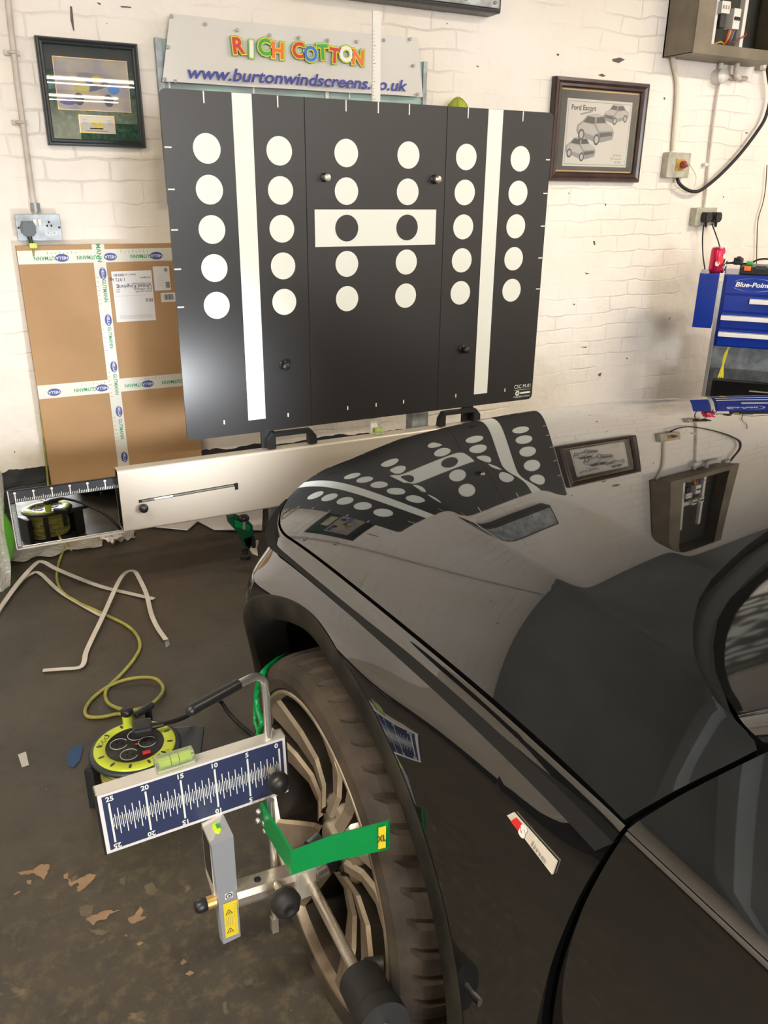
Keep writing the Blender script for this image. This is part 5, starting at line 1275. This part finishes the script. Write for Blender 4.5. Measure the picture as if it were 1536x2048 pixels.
for i in range(13): 
    z = .02+i*.0075; prof += [(RR*.80, z), (RR*.85, z+.00375)]
prof += [(RR*.80, .12), (RR*.5, .12)]
k.lathe(base_c, (0, 0, 1), prof, M['cable_y'], 48); 
for i in range(9): 
    k.tube([base_c+Vector((math.cos(a)*RR*.87, math.sin(a)*RR*.87, .03+.008*i+.012*math.sin(a*2+i*1.7))) for a in [2*PI*j/28+i for j in range(29)]], .0042, M['cable_y'], 6, cap=False)
sub(k, 'wound_cable', t)
k = MB(); k.lathe(base_c, (0, 0, 1), [(RR*.9, RZ-.014), (RR*1.10, RZ-.012), (RR*1.12, RZ-.006), (RR*1.08, RZ-.002), (RR*.98, RZ-.001)], M['framegrey'], 64); sub(k, 'rim', t)
k = MB(); k.lathe(base_c, (0, 0, 1), [(RR*1.0, RZ-.004), (RR*1.0, RZ+.001), (RR*.97, RZ+.003), (RR*.72, RZ+.003), (RR*.70, RZ)], M['lime'], 64)
for i in range(12):
    an = 2*PI*i/12+.2; d = Vector((math.cos(an), math.sin(an), 0)); e = Vector((-d.y, d.x, 0)); disc(k, base_c+ZN*(RZ+.0035)+d*RR*.86, d, e, .0075, M['framegrey'], .0, 12, .0032)
rx = Vector((math.cos(.32), math.sin(.32), 0)); ry = Vector((-rx.y, rx.x, 0))
for i in range(3): q = base_c+ZN*(RZ+.0036)+rx*(-RR*.62+i*.011)+ry*(RR*.58+i*.007); disc(k, q, rx, ry, .0055, M['framegrey'], 0, 14); disc(k, q, rx, ry, .004, M['lime'], .0003, 14)
rect(k, base_c+ZN*(RZ+.0036)+rx*(RR*.02)-ry*(RR*.93), rx, ry, 0, 0, .020, .013, M['ink']); text(k, 'M', base_c+ZN*(RZ+.0042)+rx*(RR*.02+.010)-ry*(RR*.93-.006), rx, ry, .012, M['label'], 'CENTER'); 
text(k, 'POWER', base_c+ZN*(RZ+.0040)+rx*(RR*.30)-ry*(RR*.80), rx, ry, .006, M['ink'], width=.018); text(k, 'tools', base_c+ZN*(RZ+.0040)+rx*(RR*.30)-ry*(RR*.88), rx, ry, .006, M['ink'], width=.014)
sub(k, 'lime_ring', t, 'lime green outer ring')
k = MB(); k.lathe(base_c, (0, 0, 1), [(RR*.71, RZ+.003), (RR*.69, RZ+.001), (0, RZ+.001)], M['black'], 48)
for (a, b_) in ((-.28, .30), (-.30, -.25), (.28, -.12), (.22, .32)):
    q = base_c+rx*(a*RR)+ry*(b_*RR)+ZN*(RZ+.0016)
    rg_ = [q+rx*math.cos(w_)*.0195+ry*math.sin(w_)*.0195 for w_ in [2*PI*i/28 for i in range(25)]]; k.tube(rg_, .0009, M['inklight'], 5)
    for (u, v) in ((0, .008), (-.007, -.004), (.007, -.004)): disc(k, q+rx*u+ry*v, rx, ry, .002, M['gap'], .0008, 8, .003)
disc(k, base_c+rx*(.04*RR)-ry*(.02*RR)+ZN*(RZ+.002), rx, ry, .004, M['red'], 0, 14); k.box(base_c+rx*(.04*RR)-ry*(.50*RR)+ZN*(RZ+.003), (.018, .008, .006), M['red'], bev=.002)
sub(k, 'socket_plate', t)
q = PZ(257, 1450, RZ+.004)
k = MB(); k.cyl(q, q+ZN*.030, .0125, M['lime'], 18); sub(k, 'winder_knob', t, 'lime winder knob with black cap')
kk = MB(); kk.lathe(q+ZN*.030, (0, 0, 1), [(.0125, 0), (.0145, .002), (.0145, .013), (.011, .016), (0, .016)], M['black'], 18); sub(kk, 'knob_cap', t)
k = MB(); rect(k, base_c+Vector((-.03, -RR*1.10, .085)), XN, ZN, 0, 0, .055, .03, M['lime']); k.box(base_c+Vector((-.012, -RR*1.06, .098)), (.060, .012, .034), M['lime'], bev=.003); text(k, '15', base_c+Vector((-.012, -RR*1.06-.0065, .098)), XN, ZN, .026, M['ink'], 'CENTER', bold=.03); sub(k, 'length_label', t)
pc = PZ(290, 1455, RZ+.03); pd = (PZ(335, 1447, RZ+.03)-pc).normalized(); pn = Vector((-pd.y, pd.x, 0)); RP = Matrix((pd, pn, ZN)).transposed()
t = thing('plug', 'black plug sitting in the top of the floor cable reel', 'plug', tuple(pc))
k = MB(); k.box(pc-pd*.006, (.044, .046, .022), M['black'], RP, .006); k.box(pc-pd*.018-ZN*.010, (.022, .026, .014), M['black'], RP, .003); sub(k, 'plug_body', t)
k = MB(); k.cyl(pc+pd*.016, pc+pd*.042, .0085, M['black'], 12, .006); sub(k, 'cable_sleeve', t)
k = MB(); k.tube([pc+pd*.04, PZ(365, 1436, .15), PZ(395, 1420, .13), PZ(425, 1404, .10), PZ(440, 1402, .06), PZ(456, 1424, .03), PZ(474, 1444, .012), PZ(495, 1462, .006), PZ(540, 1500, .006)], .0055, M['rubber'], 8, smooth_path=6); sub(k, 'cable', t)
pts = [(130, 1084), (127, 1100), (117, 1128), (114, 1158), (124, 1182), (150, 1202), (185, 1218), (220, 1234), (252, 1250), (272, 1268), (280, 1292), (268, 1318), (243, 1348), (222, 1368), (211, 1385), (216, 1405), (238, 1417), (268, 1420), (300, 1410), (322, 1390), (326, 1373), (312, 1358), (284, 1355), (250, 1360), (215, 1374), (186, 1396), (171, 1418), (176, 1433), (205, 1434), (240, 1428), (262, 1440)]
k = MB(); pp_ = [PZ(x, y, .006+(.008 if 15 < i < 24 else 0)) for i, (x, y) in enumerate(pts)]; pp_ = [Vector((.25, 3.14, .006))]+pp_+[Vector((rc.x+.02, rc.y+RR*.9, .05))]
k.tube(pp_, .0052, M['cable_y'], 8, smooth_path=6); tag(k.build('cable'), 'grubby yellow cable looping over the floor to the cable reel', 'cable')
# white plastic strapping strips
def ribbon(pxs, w_, label, lifts=None):
    P = catmull([PZ(x, y, .004+(lifts[i] if lifts else 0)) for i, (x, y) in enumerate(pxs)], 5); k = MB(); a = []; b_ = []; c = []
    for i, p in enumerate(P):
        d = P[min(i+1, len(P)-1)]-P[max(i-1, 0)]; d.z = 0; d.normalize(); nn = Vector((-d.y, d.x, 0)); a.append(p+nn*w_/2); b_.append(p-nn*w_/2)
    up = Vector((0, 0, .0015)); k.grid([a, b_, [q+up for q in b_], [q+up for q in a], a], M['strip'], False); tag(k.build('plastic_strip'), label, 'plastic strip', 'white plastic strips on the floor')
ribbon([(-12, 1238), (0, 1218), (35, 1168), (70, 1129), (86, 1124), (117, 1140), (195, 1171), (250, 1185), (308, 1198)], .018, 'longest white plastic strip, bent at the far left of the floor', [0, 0, .01, .02, .02, .01, .004, 0, .004])
ribbon([(-10, 1230), (39, 1166), (62, 1148), (80, 1147), (117, 1181), (160, 1208), (203, 1232)], .014, 'short white plastic strip lying just inside the longest one', [.006, .006, .006, .006, .004, .002, 0])
ribbon([(86, 1341), (125, 1338), (163, 1333), (172, 1305), (183, 1280), (208, 1228), (236, 1166), (252, 1145), (269, 1143), (280, 1160), (293, 1189), (302, 1226), (314, 1254), (332, 1280)], .015, 'hooked white plastic strip nearest the cable reel, crossing the yellow cable', [.002, .002, .004, .004, .006, .012, .02, .02, .02, .012, .008, .004, .002, .002])
# packaging under the mirror plate
def sheet(pxs, m, name, label, cat, amp=.012, nu=22, nv=12, z0=.006, seed=1):
    rnd = random.Random(seed); A, B_, C_, D_ = [PZ(x, y, z0) for x, y in pxs]; rows = []; ph = [rnd.uniform(0, 6) for _ in range(6)]
    for j in range(nv+1):
        v = j/nv; r = []
        for i in range(nu+1):
            u = i/nu; p = (A*(1-u)+B_*u)*(1-v)+(D_*(1-u)+C_*u)*v
            h = amp*(abs(math.sin(u*9+ph[0]+v*3))*.5+abs(math.sin(v*8+ph[1]-u*5))*.3+.25*math.sin(u*23+v*17+ph[2]))
            r.append(p+Vector((.006*math.sin(v*14+ph[3]), .008*math.sin(u*16+ph[4]), max(h, 0))))
        rows.append(r)
    k = MB(); k.grid(rows, m); o = k.build(name); tag(o, label, cat); return o
sheet([(0, 1050), (205, 1040), (208, 1094), (14, 1132)], M['bubble'], 'bubble_wrap', 'bubble wrap spread on the floor under the mirror plate', 'bubble wrap', .02, seed=3)
sheet([(205, 1050), (268, 1045), (272, 1078), (222, 1090)], M['bubble'], 'bubble_wrap', 'smaller piece of bubble wrap under the left end of the beam', 'bubble wrap', .015, seed=5)
sheet([(188, 1070), (238, 1068), (246, 1074), (220, 1088)], M['thinpaper'], 'paper_sheet', 'crumpled pale paper lying on the bubble wrap', 'paper', .01, 10, 6, .03, seed=8)
k = MB(); pl = [PZ(x, y, .008) for x, y in ((290, 1030), (296, 1053), (375, 1061), (396, 1043), (428, 1060), (524, 1061), (526, 1015), (300, 1015))]; k.prism(pl, (0, 0, .006), M['thinpaper']); tag(k.build('foam_sheet'), 'flat white foam sheet on the floor under the beam', 'foam sheet')
# bubble wrap standing at the left of the mirror
k = MB(); rr = []
for j in range(13):
    v = j/12; rr.append([Vector((lerp(-.03, .045, u/6)-.03*(1-v)+.006*math.sin(v*9+u), 2.92+.02*math.sin(u*1.3+v*6)-.03*(1-v), .005+.42*v)) for u in range(7)])
k.grid(rr, M['bubble']); tag(k.build('bubble_wrap'), 'bubble wrap standing upright beside the left end of the mirror plate', 'bubble wrap')
k = MB(); q = PY(-20, 1012, 3.1); k.ball(q, .07, M['bag'], 16, (.7, .6, 1.1)); k.ball(Vector((q.x, q.y, q.z/2)), .08, M['bag'], 16, (.8, .7, max(q.z/.16, .6))); tag(k.build('bag'), 'bright green bag just showing at the left edge of the photo', 'bag')
def scrap(pxs, m, label, cat='scrap', name='scrap'):
    k = MB(); k.prism([PZ(x, y, .001) for x, y in pxs], (0, 0, .0015), m); tag(k.build(name), label, cat)
scrap([(133, 1510), (142, 1496), (160, 1490), (166, 1497), (160, 1522), (148, 1535), (137, 1532)], M['bluecloth'], 'small faded blue scrap on the floor left of the cable reel')
scrap([(368, 1490), (396, 1478), (405, 1510), (372, 1505)], M['bluecloth'], 'dark blue scrap on the floor right of the cable reel')
scrap([(36, 1510), (52, 1504), (58, 1530), (44, 1535)], M['inklight'], 'tiny grey offcut at the far left of the floor')
scrap([(329, 1279), (336, 1276), (340, 1290), (332, 1296)], M['galv'], 'small metal clip at the end of the hooked plastic strip', 'clip', 'metal_clip')
# green clamp device on the floor by the far bumper corner
gy = PZ(492, 1112, 0).y-.04
t = thing('wheel_clamp', 'dark green clamp with black star knob standing beyond the front bumper', 'clamp', (PY(495, 1080, gy).x, gy, 0))
def gp2(x, y, dy=0): return PY(x, y, gy+dy)
k = MB()
def slabp(pts, m, d=.05, dy=0): k.prism([gp2(x, y, dy) for x, y in pts], (0, d, 0), m)
slabp([(459, 1035), (468, 1031), (505, 1050), (508, 1068), (500, 1098), (488, 1088), (478, 1068), (463, 1052)], M['dgreen']); slabp([(470, 1040), (500, 1052), (498, 1062), (470, 1054)], M['green'], .01, -.012)
slabp([(488, 1078), (508, 1072), (512, 1096), (496, 1104)], M['dgreen'], .04); sub(k, 'clamp_body', t)
k = MB(); a = gp2(488, 1058, -.03); b_ = gp2(488, 1040, -.03); k.cyl(a, b_, .006, M['steel'], 12); k.lathe(b_, (0, 0, 1), [(.008, -.004), (.019, 0), (.021, .010), (.016, .018), (0, .020)], M['black'], 12); sub(k, 'star_knob', t)
k = MB(); a = gp2(507, 1085, -.02); k.cyl(a-ZN*.02, a+ZN*.02, .008, M['black'], 12); a = gp2(490, 1100, -.02); k.cyl(a, a-ZN*.015, .013, M['black'], 14); sub(k, 'screw', t)
k = MB(); slabp([(500, 1100), (510, 1084), (518, 1082), (514, 1096), (516, 1112), (505, 1108)], M['cream'], .012, -.01); sub(k, 'jaw', t)
k = MB(); a = gp2(490, 1108, .02); k.cyl((a.x, a.y, 0), (a.x, a.y, .012), .02, M['black'], 16); sub(k, 'foot', t)

# ================================================================== blue tool chest
zt2, zb2 = .97, .0
A_ = PZ(1426, 692, .63); B_ = PZ(1536, 700, .63)
fx = (B_-A_); fx.z = 0; fx.normalize(); fy = Vector((-fx.y, fx.x, 0)); RT = Matrix((fx, fy, ZN)).transposed()
Wc, Dc = .62, .36
# keep its back off the wall
zc0 = .63; Oc = Vector((A_.x, A_.y, 0))
zc1 = PP(1440, 548, A_, -fy).z
t = thing('tool_chest', 'blue tool chest with white drawer pulls on chrome legs by the wall', 'tool chest', tuple(Oc+fx*Wc/2+fy*Dc/2))
def tb(k, x0, x1, y0, y1, z0, z1, m, bev=.003): k.box(Oc+fx*(x0+x1)/2+fy*(y0+y1)/2+ZN*(z0+z1)/2, (x1-x0, y1-y0, z1-z0), m, RT, bev)
k = MB(); tb(k, 0, Wc, .006, Dc, zc0, zc1, M['tblueb']); sub(k, 'chest_body', t)
hh_ = zc1-zc0
lo_ = [.70, .49, .255, .02]; hi_ = [.985, .685, .475, .24]
k = MB(); tb(k, .012, Wc-.012, -.004, .01, zc0+hh_*.74, zc1-.004, M['tblueb']); 
lc = Oc+fx*.14+ZN*(zc0+hh_*.87)-fy*.0046
for i in range(30):
    a0_ = math.radians(-150+300*i/30); a1_2 = math.radians(-150+300*(i+1)/30)
    o1_ = lc+fx*(.10*math.cos(a0_))+ZN*(.030*math.sin(a0_)); o2_ = lc+fx*(.10*math.cos(a1_2))+ZN*(.030*math.sin(a1_2)); wv = .004*max(math.cos((a0_+a1_2)/4), .05)
    k.poly([o1_, o2_, o2_*1.0+fx*wv*-1.6, o1_+fx*wv*-1.6], M['white'])
text(k, 'Blue-Point', lc-fx*.085-fy*.0006, fx, ZN, .03, M['white'], width=.15, shear=.2, bold=.025); sub(k, 'name_plate', t)
for i, (a, c) in enumerate(((.50, .72), (.27, .48), (.02, .25))):
    k = MB(); tb(k, .014, Wc-.014, -.008, .01, zc0+hh_*a, zc0+hh_*c, M['tblueb'], .004); d_ = sub(k, 'drawer', t)
    k = MB(); x0_2 = .014 if i else .13; tb(k, x0_2, Wc-.014, -.022, -.006, zc0+hh_*(c-.10), zc0+hh_*(c-.045), M['label'], .003); tb(k, x0_2, Wc-.014, -.018, -.006, zc0+hh_*(c-.045), zc0+hh_*(c-.03), M['chrome'], .001); sub(k, 'drawer_pull', d_, 'white drawer pull')
for x in (-.018, Wc+.002):
    for y in (0, Dc-.02): k = MB(); tb(k, x, x+.018, y, y+.02, 0, zc1-.03 if y == 0 else zc0+.1, M['chrome'] if y == 0 else M['tbluedk'], .002); sub(k, 'leg', t)
# folded side shelf
k = MB(); a = Oc-fx*.02+ZN*zc1; P_ = PP(1401, 544, a, -fy); w2 = (a-P_).dot(fx); w2 = max(min(w2, .14), .06); zs_ = PP(1424, 657, a, -fy).z
k.box(a-fx*(w2/2+.002)+ZN*((zs_-zc1)/2)+fy*.12, (w2, .24, zc1-zs_), M['tblueb'], RT, .004); sub(k, 'side_shelf', t)
k = MB(); tb(k, -.01, Wc+.01, .0, Dc, .10, .13, M['tbluedk']); tb(k, -.01, Wc+.01, Dc-.012, Dc-.002, .13, .60, M['galv'], .001); sub(k, 'lower_shelf', t)
# things on and in it
k = MB(); tz = PP(1419, 757, Oc+fy*.02, -fy).z; tb(k, .02, Wc-.02, .03, Dc-.03, .132, tz, M['blackgloss'], .008); tb(k, .2, .32, .024, .03, tz-.05, tz-.044, M['steel'], .001); tag(k.build('tool_case'), 'black tool case on the lower shelf of the blue tool chest', 'tool case')
k = MB()
for i in range(3): k.tube([Oc+fx*(.07+i*.004)+fy*.05+ZN*(zc0-.002), Oc+fx*(.066-.004*i)+fy*.045+ZN*(zc0-.06), Oc+fx*(.048+i*.010)+fy*.05+ZN*(tz+.004)], .0045, M['yrope'], 6, smooth_path=5)
tag(k.build('strap'), 'yellow strap hanging below the blue drawers', 'strap')
def onchest(px_, py_): return PZ(px_, py_, zc1)
q = onchest(1430, 545); q = Vector((q.x, q.y, zc1)); 
s_ = (PP(1430, 492, q, -fy).z-zc1)/.122
t = thing('drink_can', 'pink drinks can on the left corner of the blue tool chest', 'drink can', tuple(q))
k = MB(); k.lathe(q, (0, 0, 1), [(0, .002), (.024, 0), (.028, .004), (.033, .014), (.033, .104), (.028, .116)], M['can'], 32)
for (da, dz, r_) in ((-1.9, .06, .016), (-1.3, .075, .012), (-2.3, .045, .010)): d = Vector((math.cos(da), math.sin(da), 0)); disc(k, q+d*.0335+ZN*dz, Vector((-d.y, d.x, 0)), ZN, r_, M['label'] if r_ < .015 else M['red'], 0, 14, r_*1.3)
sub(k, 'can_body', t); k = MB(); k.lathe(q, (0, 0, 1), [(.028, .116), (.0275, .1185), (.0255, .119), (.024, .116), (0, .116)], M['foil'], 32); k.box(q+ZN*.118, (.018, .010, .002), M['foil']); sub(k, 'can_top', t)
q = onchest(1446, 546); k = MB(); rnd = random.Random(4); rows_ = []
for j in range(7):
    rows_.append([Vector((q.x+(.011+rnd.uniform(-.003, .003))*math.cos(a), q.y+(.011+rnd.uniform(-.003, .003))*math.sin(a), zc1+j*.011)) for a in [2*PI*i/10 for i in range(10)]]); rows_[-1].append(rows_[-1][0])
k.grid(rows_, M['foil'], False); tag(k.build('foil_wrapper'), 'crumpled silver wrapper standing beside the pink can', 'wrapper')
k = MB(); tx0 = .065
def tb3(x0, x1, y0, y1, z0, z1, m, bev=.003): k.box(Oc+fx*(x0+x1)/2+fy*(y0+y1)/2+ZN*(z0+z1)/2, (x1-x0, y1-y0, z1-z0), m, RT, bev)
oc_ = thing('parts_organiser', 'flat black parts case with an orange latch on top of the blue tool chest', 'organiser case', tuple(Oc+fx*.3+fy*.1+ZN*zc1))
tb3(tx0, Wc-.05, .01, .22, zc1+.001, zc1+.038, M['black'], .006); sub(k, 'case_body', oc_)
q = PP(1495, 537, Oc+fy*.008, -fy); k = MB(); k.box(q, (.030, .012, .020), M['orange'], RT, .002); sub(k, 'latch', oc_); 
q = PP(1522, 536, Oc+fy*.008, -fy); k = MB(); k.box(q, (.05, .010, .020), M['framegrey'], RT, .002); sub(k, 'handle', oc_)
q = PP(1477, 522, Oc+fy*.10, -fy); q.z = zc1+.055
t = thing('plug', 'black plug with coiled lead lying on the parts case', 'plug', tuple(q))
k = MB(); k.box(q, (.045, .03, .034), M['black'], RT, .008); k.box(q+Vector((-.01, -.01, .014)), (.02, .02, .02), M['black'], RT, .005); sub(k, 'plug_body', t)
k = MB(); k.tube([q, q-fx*.03-ZN*.008, q-fx*.05-ZN*.012+fy*.02, q-fx*.02-ZN*.012+fy*.04, q+fx*.05-ZN*.010+fy*.02, q+fx*.09+ZN*.012, q+fx*.14+ZN*.014, q+fx*.22-ZN*.006], .004, M['rubber'], 8, smooth_path=6); sub(k, 'cable', t)
q = PP(1500, 524, Oc+fy*.12, -fy); k = MB(); k.box(Vector((q.x, q.y, zc1+.047)), (.03, .03, .016), M['bgreen'], RT, .005); tag(k.build('green_clip'), 'small green clip behind the plug on the parts case', 'clip')
